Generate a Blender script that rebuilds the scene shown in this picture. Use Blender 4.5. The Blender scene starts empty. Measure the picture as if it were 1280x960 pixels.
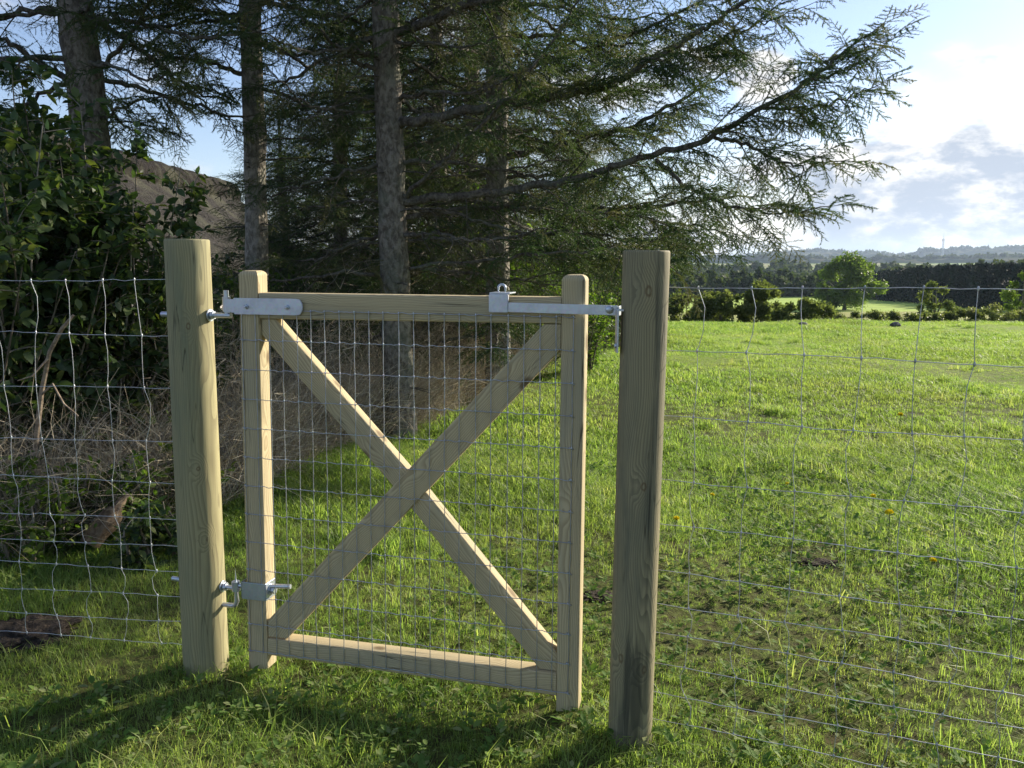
import bpy, bmesh, math, random
import numpy as np
from mathutils import Vector, Matrix, noise as mnoise

R = math.radians
S = bpy.context.scene
COL = S.collection

# ------------------------------------------------------------------ camera
TH = R(8.45); F = 1036.0; CZ = 1.5
cd = bpy.data.cameras.new('camera'); cam = bpy.data.objects.new('camera', cd); COL.objects.link(cam)
cd.sensor_width = 36; cd.lens = 36*F/1280; cd.clip_start = .05; cd.clip_end = 30000
cam.location = (0, 0, CZ); cam.rotation_euler = (R(90)-TH, 0, 0)
S.camera = cam

# ------------------------------------------------------------------ light
SUN_AZ = R(53); SUN_EL = R(23)          # azimuth clockwise from +Y (view direction) towards +X
sl = bpy.data.lights.new('sun', 'SUN'); sl.energy = 5.0; sl.angle = R(.5); sl.color = (1, .90, .74)
so = bpy.data.objects.new('sun', sl); COL.objects.link(so)
sd = Vector((math.sin(SUN_AZ)*math.cos(SUN_EL), math.cos(SUN_AZ)*math.cos(SUN_EL), math.sin(SUN_EL)))
so.rotation_euler = sd.to_track_quat('Z', 'Y').to_euler()
S.view_settings.view_transform = 'Standard'; S.view_settings.look = 'None'
S.view_settings.exposure = 1.06; S.view_settings.gamma = 1.0
S.view_settings.use_curve_mapping = False
S.cycles.max_bounces = 6; S.cycles.diffuse_bounces = 3; S.cycles.glossy_bounces = 2; S.cycles.transmission_bounces = 4; S.cycles.volume_bounces = 0

def raydir(px, py):
    u = (px-640)/F; v = (py-480)/F
    return Vector((u, math.cos(TH)-v*math.sin(TH), -math.sin(TH)-v*math.cos(TH)))
def P(px, py, Y):
    d = raydir(px, py); return Vector((0, 0, CZ)) + d*(Y/d.y)

# ------------------------------------------------------------------ node helper
class NT:
    def __init__(s, tree): s.t = tree; s.n = tree.nodes; s.l = tree.links
    def new(s, typ, **kw):
        n = s.n.new(typ)
        for k, v in kw.items():
            if k.startswith('i_'):
                key = k[2:]
                key = int(key) if key.isdigit() else key.replace('_', ' ')
                s.set(n.inputs[key], v)
            else: setattr(n, k, v)
        return n
    def set(s, inp, v):
        if isinstance(v, bpy.types.NodeSocket): s.l.new(v, inp)
        elif isinstance(v, bpy.types.Node): s.l.new(v.outputs[0], inp)
        else: inp.default_value = v
    def math(s, op, a, b=None, c=None, clamp=False):
        n = s.n.new('ShaderNodeMath'); n.operation = op; n.use_clamp = clamp
        s.set(n.inputs[0], a)
        if b is not None: s.set(n.inputs[1], b)
        if c is not None: s.set(n.inputs[2], c)
        return n.outputs[0]
    def vmath(s, op, a, b=None):
        n = s.n.new('ShaderNodeVectorMath'); n.operation = op
        s.set(n.inputs[0], a)
        if b is not None: s.set(n.inputs[1], b)
        return n.outputs['Value'] if op in ('DOT_PRODUCT', 'LENGTH', 'DISTANCE') else n.outputs[0]
    def mix(s, f, a, b, mode='MIX'):
        n = s.n.new('ShaderNodeMix'); n.data_type = 'RGBA'; n.blend_type = mode
        s.set(n.inputs[0], f); s.set(n.inputs[6], a); s.set(n.inputs[7], b); return n.outputs[2]
    def ramp(s, f, stops, interp='LINEAR'):
        n = s.n.new('ShaderNodeValToRGB'); n.color_ramp.interpolation = interp
        e = n.color_ramp.elements
        while len(e) > 1: e.remove(e[-1])
        e[0].position = stops[0][0]; e[0].color = c4(stops[0][1])
        for p, c in stops[1:]:
            x = e.new(p); x.color = c4(c)
        s.set(n.inputs[0], f); return n.outputs[0]
    def smooth(s, x, a, b):
        n = s.n.new('ShaderNodeMapRange'); n.interpolation_type = 'SMOOTHSTEP'
        s.set(n.inputs[0], x); n.inputs[1].default_value = a; n.inputs[2].default_value = b; return n.outputs[0]
    def noise(s, vec, scale, detail=4, rough=.5, dist=0):
        n = s.n.new('ShaderNodeTexNoise')
        if vec is not None: s.set(n.inputs['Vector'], vec)
        n.inputs['Scale'].default_value = scale; n.inputs['Detail'].default_value = detail
        n.inputs['Roughness'].default_value = rough; n.inputs['Distortion'].default_value = dist
        return n.outputs[0]
    def mapping(s, vec, scale=(1, 1, 1), loc=(0, 0, 0)):
        n = s.n.new('ShaderNodeMapping'); s.set(n.inputs[0], vec); s.set(n.inputs[1], loc)
        n.inputs[3].default_value = scale; return n.outputs[0]
    def bump(s, h, strength=.5, dist=.01):
        n = s.n.new('ShaderNodeBump'); s.set(n.inputs['Height'], h)
        n.inputs['Strength'].default_value = strength; n.inputs['Distance'].default_value = dist; return n.outputs[0]
def c4(c):
    if isinstance(c, (int, float)): return (c, c, c, 1)
    return (c[0], c[1], c[2], 1) if len(c) == 3 else c

# ------------------------------------------------------------------ world: sky and clouds
W = bpy.data.worlds.new('World'); S.world = W; W.use_nodes = True
w = NT(W.node_tree); w.n.clear()
out = w.new('ShaderNodeOutputWorld'); bg = w.new('ShaderNodeBackground'); bg.inputs[1].default_value = .084
sky = w.new('ShaderNodeTexSky', sky_type='NISHITA', sun_disc=False, sun_elevation=SUN_EL, sun_rotation=SUN_AZ,
            air_density=1.0, dust_density=.35, ozone_density=1.5, altitude=50)
tc = w.new('ShaderNodeTexCoord')
D = w.vmath('NORMALIZE', tc.outputs['Generated'])
def blob(px, py, inner, outer):
    d = raydir(px, py).normalized()
    dt = w.vmath('DOT_PRODUCT', D, tuple(d))
    return w.smooth(dt, math.cos(R(outer)), math.cos(R(inner)))
Ds = w.mapping(D, (1, 1, 2.6))
nA = w.noise(Ds, 4.2, 9, .58, .3)
nB = w.noise(Ds, 9.0, 8, .6, .2)
nC = w.noise(w.mapping(D, (1, 1, 2.0), (3.3, 1.7, .4)), 19.0, 8, .62)
sep = w.new('ShaderNodeSeparateXYZ'); w.set(sep.inputs[0], D)
elev = sep.outputs[2]
glow = blob(1250, 165, 1, 12)
low = w.math('SUBTRACT', 1.0, w.smooth(elev, .0, .16))
# cloud cover: scattered everywhere, thick towards the sun and low down
cov = w.math('ADD', nA, w.math('MULTIPLY', glow, .34))
cov = w.math('ADD', cov, w.math('MULTIPLY', low, .13))
cov = w.math('ADD', cov, w.math('MULTIPLY', w.math('SUBTRACT', nB, .5), .25))
cov = w.math('ADD', cov, w.math('MULTIPLY', blob(958, 104, .3, 2.6), .30))
cov = w.math('ADD', cov, w.math('MULTIPLY', blob(1150, -10, 3, 12), -.22))
dens = w.smooth(cov, .52, .72)
# shaded undersides
sh = w.math('ADD', w.math('MULTIPLY', blob(1080, 262, .3, 6), .62), w.math('MULTIPLY', blob(1250, 225, .3, 5.0), .48))
sh = w.math('ADD', sh, w.math('MULTIPLY', blob(1180, 290, .5, 5.0), .12))
sh = w.math('ADD', sh, w.math('MULTIPLY', w.math('SUBTRACT', nC, .5), 2.6))
sh = w.math('ADD', sh, w.math('MULTIPLY', w.math('SUBTRACT', nB, .5), 2.2))
shade = w.smooth(sh, .0, .75)
ccol = w.mix(shade, (6.2, 6.05, 5.8, 1), (2.7, 3.1, 3.9, 1))
ccol = w.mix(glow, ccol, w.mix(shade, (7.8, 7.5, 7.0, 1), (3.2, 3.6, 4.3, 1)))
skyc = w.mix(1.0, sky.outputs[0], (.96, .93, 1.04, 1), 'MULTIPLY')
final = w.mix(dens, skyc, ccol)
w.set(bg.inputs[0], final); w.l.new(bg.outputs[0], out.inputs[0])

# ------------------------------------------------------------------ object helpers
def tag(o, label=None, cat=None, group=None, kind=None):
    if label: o['label'] = label
    if cat: o['category'] = cat
    if group: o['group'] = group
    if kind: o['kind'] = kind
    return o
def empty(name, loc, label, cat, group=None, rz=0):
    o = bpy.data.objects.new(name, None); COL.objects.link(o); o.location = loc; o.rotation_euler.z = rz
    o.empty_display_size = .1
    return tag(o, label, cat, group)
def link(name, me, mat, parent=None, M=None):
    o = bpy.data.objects.new(name, me); COL.objects.link(o)
    if mat is not None and not me.materials: me.materials.append(mat)
    if parent is not None: o.parent = parent
    if M is not None: o.matrix_local = M
    return o
def np_mesh(name, V, Fc, rnd=None, smooth=False):
    V = np.asarray(V, dtype=np.float32); Fc = np.asarray(Fc, dtype=np.int32)
    me = bpy.data.meshes.new(name)
    me.vertices.add(len(V)); me.vertices.foreach_set('co', V.ravel())
    m, k = Fc.shape
    me.loops.add(m*k); me.loops.foreach_set('vertex_index', Fc.ravel())
    me.polygons.add(m); me.polygons.foreach_set('loop_start', np.arange(0, m*k, k, dtype=np.int32))
    if smooth: me.polygons.foreach_set('use_smooth', np.ones(m, dtype=bool))
    me.update(calc_edges=True)
    if rnd is not None:
        a = me.attributes.new('rnd', 'FLOAT', 'POINT'); a.data.foreach_set('value', np.asarray(rnd, dtype=np.float32))
    return me
def inst(T, mats, locs, rnd=None):
    """stamp a template (V, F) k times -> V, F, rnd"""
    V, Fc = T; k = len(locs); n = len(V)
    VV = np.einsum('kij,nj->kni', mats, V) + locs[:, None, :]
    FF = Fc[None] + (np.arange(k)*n)[:, None, None]
    r = np.repeat(rnd if rnd is not None else np.random.rand(k), n)
    return VV.reshape(-1, 3), FF.reshape(-1, Fc.shape[1]), r
def join(parts):
    Vs, Fs, Rs = [], [], []; o = 0
    for V, Fc, r in parts:
        Vs.append(V); Fs.append(Fc+o); Rs.append(r); o += len(V)
    return np.concatenate(Vs), np.concatenate(Fs), np.concatenate(Rs)
def frames(dirs, ups=None, roll=None):
    """rotation matrices whose X axis is dirs"""
    x = dirs/np.linalg.norm(dirs, axis=1, keepdims=True)
    if ups is None: ups = np.tile([0, 0, 1.], (len(x), 1))
    y = np.cross(ups, x); ln = np.linalg.norm(y, axis=1, keepdims=True)
    y = np.where(ln < 1e-4, [[0, 1, 0]], y/np.maximum(ln, 1e-6)); z = np.cross(x, y)
    if roll is not None:
        c, s = np.cos(roll)[:, None], np.sin(roll)[:, None]
        y, z = y*c+z*s, z*c-y*s
    return np.stack([x, y, z], axis=2)

def tube_np(pts, radii, sides=6, cap=False):
    pts = np.asarray(pts, float); n = len(pts); radii = np.broadcast_to(np.asarray(radii, float), (n,))
    t = np.gradient(pts, axis=0); t /= np.linalg.norm(t, axis=1, keepdims=True)+1e-9
    ref = np.array([0, 0, 1.]) if abs(t[:, 2]).mean() < .8 else np.array([1., 0, 0])
    a = np.cross(t, ref); a /= np.linalg.norm(a, axis=1, keepdims=True)+1e-9; b = np.cross(t, a)
    ang = np.arange(sides)*2*math.pi/sides
    V = pts[:, None] + radii[:, None, None]*(np.cos(ang)[None, :, None]*a[:, None]+np.sin(ang)[None, :, None]*b[:, None])
    V = V.reshape(-1, 3); Fc = []
    for i in range(n-1):
        for j in range(sides):
            k = (j+1) % sides
            Fc.append((i*sides+j, i*sides+k, (i+1)*sides+k, (i+1)*sides+j))
    Fc = np.array(Fc)
    if cap:
        V = np.vstack([V, pts[0], pts[-1]]); c0 = n*sides; e = []
        for j in range(sides):
            k = (j+1) % sides
            e.append((c0, k, j, j)); e.append((c0+1, (n-1)*sides+j, (n-1)*sides+k, (n-1)*sides+k))
        return V, Fc, e
    return V, Fc
class Tubes:
    """several tubes in one mesh (quads)"""
    def __init__(s): s.p = []
    def add(s, pts, r, sides=5, rnd=None):
        V, Fc = tube_np(pts, r, sides); s.p.append((V, Fc, np.full(len(V), random.random() if rnd is None else rnd)))
    def mesh(s, name, smooth=True):
        V, Fc, r = join(s.p); return np_mesh(name, V, Fc, r, smooth)
def bm_mesh(bm, name, smooth=False, angle=None):
    bmesh.ops.recalc_face_normals(bm, faces=bm.faces)
    me = bpy.data.meshes.new(name); bm.to_mesh(me); bm.free()
    if smooth:
        for p in me.polygons: p.use_smooth = True
        if angle:
            me.set_sharp_from_angle(angle=angle)
    return me
def tube_obj(name, pts, r, mat, parent, sides=12, M=None):
    """capped smooth tube around pts in parent's local space"""
    bm = bmesh.new(); n = len(pts); rr = [r]*n if isinstance(r, (int, float)) else r
    V, Fc = tube_np([tuple(p) for p in pts], rr, sides)
    vs = [bm.verts.new(v) for v in V]
    for f in Fc: bm.faces.new([vs[i] for i in f])
    bm.faces.new(vs[:sides]); bm.faces.new(vs[-sides:])
    me = bm_mesh(bm, name, True, R(40)); return link(name, me, mat, parent, M)

# ------------------------------------------------------------------ materials
def material(name):
    m = bpy.data.materials.new(name); m.use_nodes = True; t = NT(m.node_tree)
    b = t.n['Principled BSDF']; return m, t, b

def wood_mat(name, c_light, c_mid, c_dark, grey=None, ring=26, stain=0.0, weather=.3, knots=(), ks=(8.0, 8.0, 4.6)):
    m, t, b = material(name)
    co = t.new('ShaderNodeTexCoord').outputs['Object']
    oi = t.new('ShaderNodeObjectInfo')
    off = t.new('ShaderNodeCombineXYZ', i_0=t.math('MULTIPLY', oi.outputs['Random'], .6), i_1=t.math('MULTIPLY', oi.outputs['Random'], 1.3), i_2=t.math('MULTIPLY', oi.outputs['Random'], 37.0))
    # elongated distortion of the ring pattern
    lo = t.new('ShaderNodeTexNoise'); t.set(lo.inputs['Vector'], t.vmath('ADD', t.mapping(co, (7, 7, 1.6)), off)); lo.inputs['Scale'].default_value = 1.0; lo.inputs['Detail'].default_value = 2
    d = t.vmath('SUBTRACT', lo.outputs['Color'], (.5, .5, .5))
    # knots
    kv = t.new('ShaderNodeTexVoronoi', feature='F1'); t.set(kv.inputs['Vector'], t.vmath('ADD', t.mapping(co, ks), off)); kv.inputs['Scale'].default_value = 1.0
    kd = kv.outputs['Distance']
    knot = t.math('SUBTRACT', 1.0, t.smooth(kd, .08, .17))
    halo = t.math('SUBTRACT', 1.0, t.smooth(kd, .10, .42))
    for kx, ky, kz, kr in knots:      # big knots of this very timber, drawn out along the grain
        kk = t.vmath('LENGTH', t.vmath('MULTIPLY', t.vmath('SUBTRACT', co, (kx, ky, kz)), (1, 1, .62)))
        kk = t.math('ADD', kk, t.math('MULTIPLY', t.math('SUBTRACT', t.noise(co, 60, 3, .6), .5), .008))
        knot = t.math('MAXIMUM', knot, t.math('MULTIPLY', t.math('SUBTRACT', 1.0, t.smooth(t.math('ABSOLUTE', t.math('SUBTRACT', kk, kr*.62)), .0, kr*.42)), .9))
        halo = t.math('MAXIMUM', halo, t.math('MULTIPLY', t.math('SUBTRACT', 1.0, t.smooth(kk, kr*.5, kr*5)), 1.3))
    vec = t.vmath('ADD', t.mapping(co, (1, 1, .02)), t.mapping(d, (.10, .10, .0)))
    sx = t.new('ShaderNodeSeparateXYZ'); t.set(sx.inputs[0], vec)
    rad = t.math('SQRT', t.math('ADD', t.math('POWER', t.math('ADD', sx.outputs[0], .06), 2.0), t.math('POWER', t.math('ADD', sx.outputs[1], .02), 2.0)))
    rad = t.math('ADD', rad, t.math('MULTIPLY', halo, -.018))
    rings = t.math('FRACT', t.math('MULTIPLY', rad, ring*7.0))
    rr = t.math('MULTIPLY', t.smooth(rings, .15, .92), t.math('SUBTRACT', 1.0, t.smooth(rings, .93, 1.0)))
    fib = t.noise(t.mapping(co, (260, 260, 5)), 1.0, 4, .6)
    blot = t.noise(t.vmath('ADD', t.mapping(co, (9, 9, 1.4)), off), 1.0, 5, .62)
    col = t.mix(rr, c_light, c_mid)
    col = t.mix(t.math('MULTIPLY', t.smooth(blot, .42, .75), weather*1.6), col, grey or c_dark)
    col = t.mix(t.math('MULTIPLY', t.smooth(fib, .50, .80), .45), col, c_dark)
    crk = t.math('SUBTRACT', 1.0, t.smooth(t.math('ABSOLUTE', t.math('SUBTRACT', t.noise(t.vmath('ADD', t.mapping(co, (34, 34, 1.1)), off), 1.0, 2, .4), .5)), .0, .012))
    crk = t.math('MULTIPLY', crk, t.smooth(blot, .47, .62))
    col = t.mix(t.math('MULTIPLY', crk, .75), col, (.03, .026, .015, 1))
    col = t.mix(t.math('MULTIPLY', knot, .75), col, (.11, .065, .028, 1))
    if stain:
        st = t.noise(t.mapping(co, (16, 16, 1.0), (1.3, .2, .5)), 1.0, 5, .65)
        so_ = t.new('ShaderNodeSeparateXYZ'); t.set(so_.inputs[0], co)
        up = t.math('SUBTRACT', 1.0, t.smooth(t.math('ABSOLUTE', t.math('SUBTRACT', so_.outputs[2], .22)), .02, .22))
        up = t.math('MULTIPLY', up, t.math('SUBTRACT', 1.0, t.smooth(t.math('ABSOLUTE', t.math('SUBTRACT', so_.outputs[0], -.005)), .01, .05)))
        col = t.mix(t.math('MULTIPLY', t.smooth(t.math('ADD', st, t.math('MULTIPLY', up, .14)), .52, .70), stain), col, (.03, .032, .026, 1))
    t.set(b.inputs['Base Color'], col)
    b.inputs['Roughness'].default_value = .78; b.inputs['Specular IOR Level'].default_value = .25
    h = t.math('SUBTRACT', t.math('ADD', t.math('MULTIPLY', fib, .4), t.math('MULTIPLY', rr, -.35)), t.math('MULTIPLY', crk, 1.2))
    t.set(b.inputs['Normal'], t.bump(h, .5, .0016))
    return m
M_GATE = wood_mat('gate_wood', (.54, .45, .265, 1), (.38, .30, .17, 1), (.19, .15, .085, 1), (.34, .31, .21, 1), ring=22, weather=.5)
M_POSTL = wood_mat('post_wood_fresh', (.35, .315, .17, 1), (.25, .22, .12, 1), (.12, .11, .065, 1), (.21, .215, .13, 1), ring=20, weather=.7, ks=(5, 5, 1.7), knots=[(.02, -.075, 1.28, .009), (.03, -.07, .78, .008), (.045, -.06, .52, .008)])
M_POSTR = wood_mat('post_wood_stained', (.31, .27, .155, 1), (.20, .175, .105, 1), (.075, .072, .05, 1), (.13, .13, .09, 1), ring=24, stain=.75, weather=.7, ks=(4, 4, 1.3), knots=[(0, -.069, 1.415, .012), (.004, -.069, .845, .010), (-.045, -.053, .30, .011), (.026, -.064, .27, .011)])

def metal_mat(name, base, rough, metallic=.75, spot=(.30, .32, .34, 1)):
    m, t, b = material(name)
    co = t.new('ShaderNodeTexCoord').outputs['Object']
    n = t.noise(co, 90, 5, .65); n2 = t.noise(co, 22, 3, .6)
    v = t.new('ShaderNodeTexVoronoi'); t.set(v.inputs['Vector'], co); v.inputs['Scale'].default_value = 140
    col = t.mix(t.smooth(n2, .4, .7), base, spot); col = t.mix(t.math('MULTIPLY', t.smooth(n, .55, .8), .35), col, (.62, .62, .60, 1))
    col = t.mix(.12, col, v.outputs['Color'], 'SOFT_LIGHT')
    t.set(b.inputs['Base Color'], col); b.inputs['Metallic'].default_value = metallic
    t.set(b.inputs['Roughness'], t.math('ADD', t.math('MULTIPLY', n, .25), rough-.12))
    t.set(b.inputs['Normal'], t.bump(n, .25, .001)); return m
M_ZINC = metal_mat('zinc', (.56, .60, .66, 1), .42, .8, (.48, .52, .57, 1))
M_WIRE = metal_mat('wire', (.48, .51, .56, 1), .42, .8, (.36, .38, .42, 1))
M_FWIRE2 = metal_mat('fence_wire_dull', (.52, .54, .57, 1), .5, .7, (.3, .32, .34, 1))
M_FWIRE = metal_mat('fence_wire', (.66, .68, .70, 1), .45, .55, (.5, .52, .54, 1))

def leaf_mat(name, cols, trans=.45, tcol=None, rough=.5, spec=.3, nscale=0):
    """foliage: colours spread by the per-leaf random value; thin leaves let light through"""
    m, t, b = material(name)
    a = t.new('ShaderNodeAttribute', attribute_name='rnd')
    k = len(cols)-1
    col = t.ramp(a.outputs['Fac'], [(i/max(k, 1), c) for i, c in enumerate(cols)])
    t.set(b.inputs['Base Color'], col); b.inputs['Roughness'].default_value = rough
    b.inputs['Specular IOR Level'].default_value = spec
    if trans:
        tr = t.new('ShaderNodeBsdfTranslucent')
        t.set(tr.inputs[0], t.mix(1.0, col, tcol or (1.7, 1.9, .8, 1), 'MULTIPLY'))
        mx = t.new('ShaderNodeMixShader'); mx.inputs[0].default_value = trans
        t.l.new(b.outputs[0], mx.inputs[1]); t.l.new(tr.outputs[0], mx.inputs[2])
        t.l.new(mx.outputs[0], t.n['Material Output'].inputs[0])
    return m
M_NEEDLE = leaf_mat('spruce_needles', [(.030, .055, .026), (.055, .09, .038), (.085, .115, .045), (.13, .12, .065)], .25, (1.6, 1.9, .8, 1), .6)
M_TWIG = leaf_mat('bare_twigs', [(.09, .075, .055), (.17, .15, .115), (.26, .24, .20)], 0, rough=.85, spec=.1)
M_LEAF = leaf_mat('shrub_leaves', [(.03, .055, .024), (.048, .085, .034), (.07, .11, .042), (.14, .165, .045)], .36, rough=.5)
M_LEAF2 = leaf_mat('hawthorn_leaves', [(.045, .085, .016), (.09, .15, .026), (.15, .19, .04)], .5)
M_BRAMBLE = leaf_mat('dry_bramble', [(.21, .18, .13), (.39, .34, .25), (.60, .54, .42)], .1, (1.2, 1.1, .9, 1), .8, .1)
M_OAK = leaf_mat('oak_leaves', [(.05, .08, .016), (.095, .14, .028), (.16, .21, .045)], .42)
M_FIELDB = leaf_mat('field_bush_leaves', [(.06, .075, .032), (.10, .12, .05), (.16, .17, .075)], .45, rough=.85, spec=.1)
M_WEEDY = leaf_mat('weedy_leaves', [(.08, .10, .04), (.13, .15, .065), (.20, .19, .11)], .4)
M_CONIF = leaf_mat('far_conifers', [(.010, .022, .014), (.018, .034, .020), (.028, .045, .022)], .0, rough=.8)
M_FARW = leaf_mat('far_wood_leaves', [(.035, .055, .028), (.06, .08, .035), (.09, .11, .045)], .2, rough=.8)

def bark_mat(name='spruce_bark', ca=(.10, .085, .068, 1), cb=(.27, .245, .205, 1)):
    m, t, b = material(name)
    co = t.new('ShaderNodeTexCoord').outputs['Object']
    n = t.noise(t.mapping(co, (1, 1, .6)), 26, 6, .65, .4); n2 = t.noise(co, 4, 3, .5); n3 = t.noise(t.mapping(co, (1, 1, 3.5)), 30, 4, .6)
    v = t.new('ShaderNodeTexVoronoi'); t.set(v.inputs['Vector'], t.mapping(co, (1, 1, .55))); v.inputs['Scale'].default_value = 42
    col = t.mix(t.smooth(n, .35, .65), ca, cb)
    col = t.mix(t.math('MULTIPLY', t.smooth(n2, .45, .65), .5), col, (.13, .15, .11, 1))
    col = t.mix(t.math('MULTIPLY', t.smooth(n3, .62, .72), .6), col, (.035, .028, .022, 1))
    t.set(b.inputs['Base Color'], col); b.inputs['Roughness'].default_value = .9; b.inputs['Specular IOR Level'].default_value = .15
    t.set(b.inputs['Normal'], t.bump(t.math('ADD', n, t.math('MULTIPLY', v.outputs['Distance'], .8)), .9, .012)); return m
M_BARK = bark_mat(); M_BARKD = bark_mat('branch_bark', (.06, .052, .042, 1), (.17, .155, .13, 1)); M_BARK2 = bark_mat('spruce_bark_pale', (.15, .135, .11, 1), (.38, .35, .30, 1))

def simple(name, col, col2, scale, rough=.85, bump=.5, bd=.01, metallic=0):
    m, t, b = material(name)
    co = t.new('ShaderNodeTexCoord').outputs['Object']; n = t.noise(co, scale, 6, .65)
    t.set(b.inputs['Base Color'], t.mix(t.smooth(n, .35, .65), c4(col), c4(col2))); b.inputs['Roughness'].default_value = rough
    b.inputs['Specular IOR Level'].default_value = .2; b.inputs['Metallic'].default_value = metallic
    t.set(b.inputs['Normal'], t.bump(n, bump, bd)); return m
M_SOIL = simple('soil', (.024, .019, .014), (.07, .055, .042), 45, .95, 1, .02)
M_STONE = simple('stone', (.09, .09, .09), (.2, .19, .18), 12)
M_LOG = simple('dead_log', (.10, .07, .045), (.24, .18, .12), 30, .9, .9, .01)
M_BRANCH = simple('dead_branch', (.16, .12, .085), (.34, .27, .20), 40, .85)
M_YEL = simple('dandelion_yellow', (.85, .68, .02), (.9, .76, .04), 80)
M_STEM = simple('flower_stem', (.09, .15, .04), (.13, .18, .06), 80)
M_THATCHR = None

# ------------------------------------------------------------------ terrain
def sstep(a, b, x):
    t = np.clip((x-a)/(b-a), 0, 1); return t*t*(3-2*t)
def pnoise(x, y, s, seed=0):
    rs = np.random.RandomState(seed+11); v = 0
    for k in range(7):
        a = rs.rand()*2*math.pi; f = s*(.6+rs.rand()*1.3); p = rs.rand()*6.28
        v = v + np.sin((x*math.cos(a)+y*math.sin(a))*f+p)
    return v/7**.5/1.2
Zy = ([-9999, 20, 24, 30, 60, 100, 150, 250, 400, 700, 1300, 3000, 6000, 30000], [0, 0, -.35, -1.3, -3.7, -5.6, -7.5, -9.6, -11, -11, -6, 4, 5, 0])
def terrain(x, y):
    x = np.asarray(x, float); y = np.asarray(y, float)
    g = np.interp(y, *Zy)
    side = sstep(-9, 1, x - (y-20)*.02); side = np.maximum(side, sstep(60, 120, y))
    z = g*side
    z = z + .022*pnoise(x, y, 1.1, 1)*sstep(.5, 5, y) + .012*pnoise(x, y, 3.1, 2)
    z = z + pnoise(x, y, .02, 3)*sstep(80, 300, y)*.6
    return z
def tz(x, y): return float(terrain(x, y))

nx, ny = 330, 420
tx = np.linspace(-1, 1, nx); X = 4*np.sinh(tx*math.asinh(9000/4))
ty = np.linspace(-math.asinh(2500/4), math.asinh(14000/4), ny); Yv = 4*np.sinh(ty) + 3
XX, YY = np.meshgrid(X, Yv); ZZ = terrain(XX, YY)
Vg = np.stack([XX, YY, ZZ], -1).reshape(-1, 3)
ii = (np.arange(ny-1)[:, None]*nx+np.arange(nx-1)[None]).ravel()
Fg = np.stack([ii, ii+1, ii+1+nx, ii+nx], 1)

EY = [-5, 3.0, 3.9, 4.8, 6.3, 7.6, 10.8, 14, 20, 30]; EX = [-4.5, -2.9, -2.35, -1.65, -1.35, -.55, .45, 1.2, 2.3, 3.5]
def edge_x(y): return np.interp(y, EY, EX)

def ground_mat():
    m, t, b = material('ground')
    co = t.new('ShaderNodeNewGeometry').outputs['Position']
    s = t.new('ShaderNodeSeparateXYZ'); t.set(s.inputs[0], co)
    n1 = t.noise(co, 1.3, 5, .6); n2 = t.noise(co, 22, 6, .7); n3 = t.noise(co, .25, 4, .55)
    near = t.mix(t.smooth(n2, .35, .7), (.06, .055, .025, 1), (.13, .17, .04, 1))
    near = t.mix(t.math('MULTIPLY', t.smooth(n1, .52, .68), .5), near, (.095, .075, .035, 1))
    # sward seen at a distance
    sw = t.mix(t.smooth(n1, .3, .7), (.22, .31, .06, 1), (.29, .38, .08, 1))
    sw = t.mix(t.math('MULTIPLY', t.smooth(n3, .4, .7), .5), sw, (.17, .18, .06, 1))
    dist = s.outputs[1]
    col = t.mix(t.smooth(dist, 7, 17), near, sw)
    # fields of the valley
    nf = t.noise(t.mapping(co, (.004, .009, .0)), 1.0, 2, .4)
    fld = t.ramp(nf, [(.0, (.10, .17, .03)), (.42, (.13, .20, .04)), (.47, (.30, .25, .13)), (.53, (.26, .22, .12)), (.56, (.09, .15, .035)), (1, (.14, .19, .05))], 'CONSTANT')
    fld = t.mix(t.smooth(dist, 200, 420), (.33, .45, .085, 1), fld)
    strip = t.math('MULTIPLY', t.smooth(dist, 96, 106), t.math('SUBTRACT', 1.0, t.smooth(t.math('ADD', dist, t.math('MULTIPLY', n3, 30)), 150, 160)))
    fld = t.mix(t.math('MULTIPLY', strip, .7), fld, (.23, .19, .085, 1))
    nv = t.noise(t.mapping(co, (.03, .12, 0)), 1.0, 4, .6)
    fld = t.mix(t.math('MULTIPLY', t.smooth(nv, .45, .62), .45), fld, (.25, .30, .08, 1))
    col = t.mix(t.smooth(dist, 40, 70), col, fld)
    # litter under the trees: same line as the undergrowth edge
    ex = t.new('ShaderNodeFloatCurve'); c = ex.mapping.curves[0]
    while len(c.points) > 2: c.points.remove(c.points[0])
    pts = [((y+5)/35, (x+5)/10) for x, y in zip(EX, EY)]
    c.points[0].location = pts[0]; c.points[1].location = pts[-1]
    for p in pts[1:-1]: c.points.new(*p)
    for p in c.points: p.handle_type = 'VECTOR'
    ex.mapping.update()
    t.set(ex.inputs['Value'], t.math('DIVIDE', t.math('ADD', s.outputs[1], 5.0), 35.0))
    exx = t.math('SUBTRACT', t.math('MULTIPLY', ex.outputs[0], 10.0), 5.0)
    dd = t.math('SUBTRACT', t.math('ADD', s.outputs[0], t.math('MULTIPLY', t.math('SUBTRACT', n1, .5), 1.6)), exx)
    lit = t.math('MULTIPLY', t.math('SUBTRACT', 1.0, t.smooth(dd, -.6, .15)), t.math('SUBTRACT', 1.0, t.smooth(dist, 28, 40)))
    col = t.mix(lit, col, t.mix(t.smooth(n2, .35, .65), (.035, .025, .016, 1), (.11, .08, .05, 1)))
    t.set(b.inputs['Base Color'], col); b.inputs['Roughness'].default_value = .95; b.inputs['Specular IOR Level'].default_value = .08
    t.set(b.inputs['Normal'], t.bump(t.math('ADD', n2, n1), .8, .03)); return m
g = link('ground', np_mesh('ground', Vg, Fg, smooth=True), ground_mat()); tag(g, kind='structure')

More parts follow.
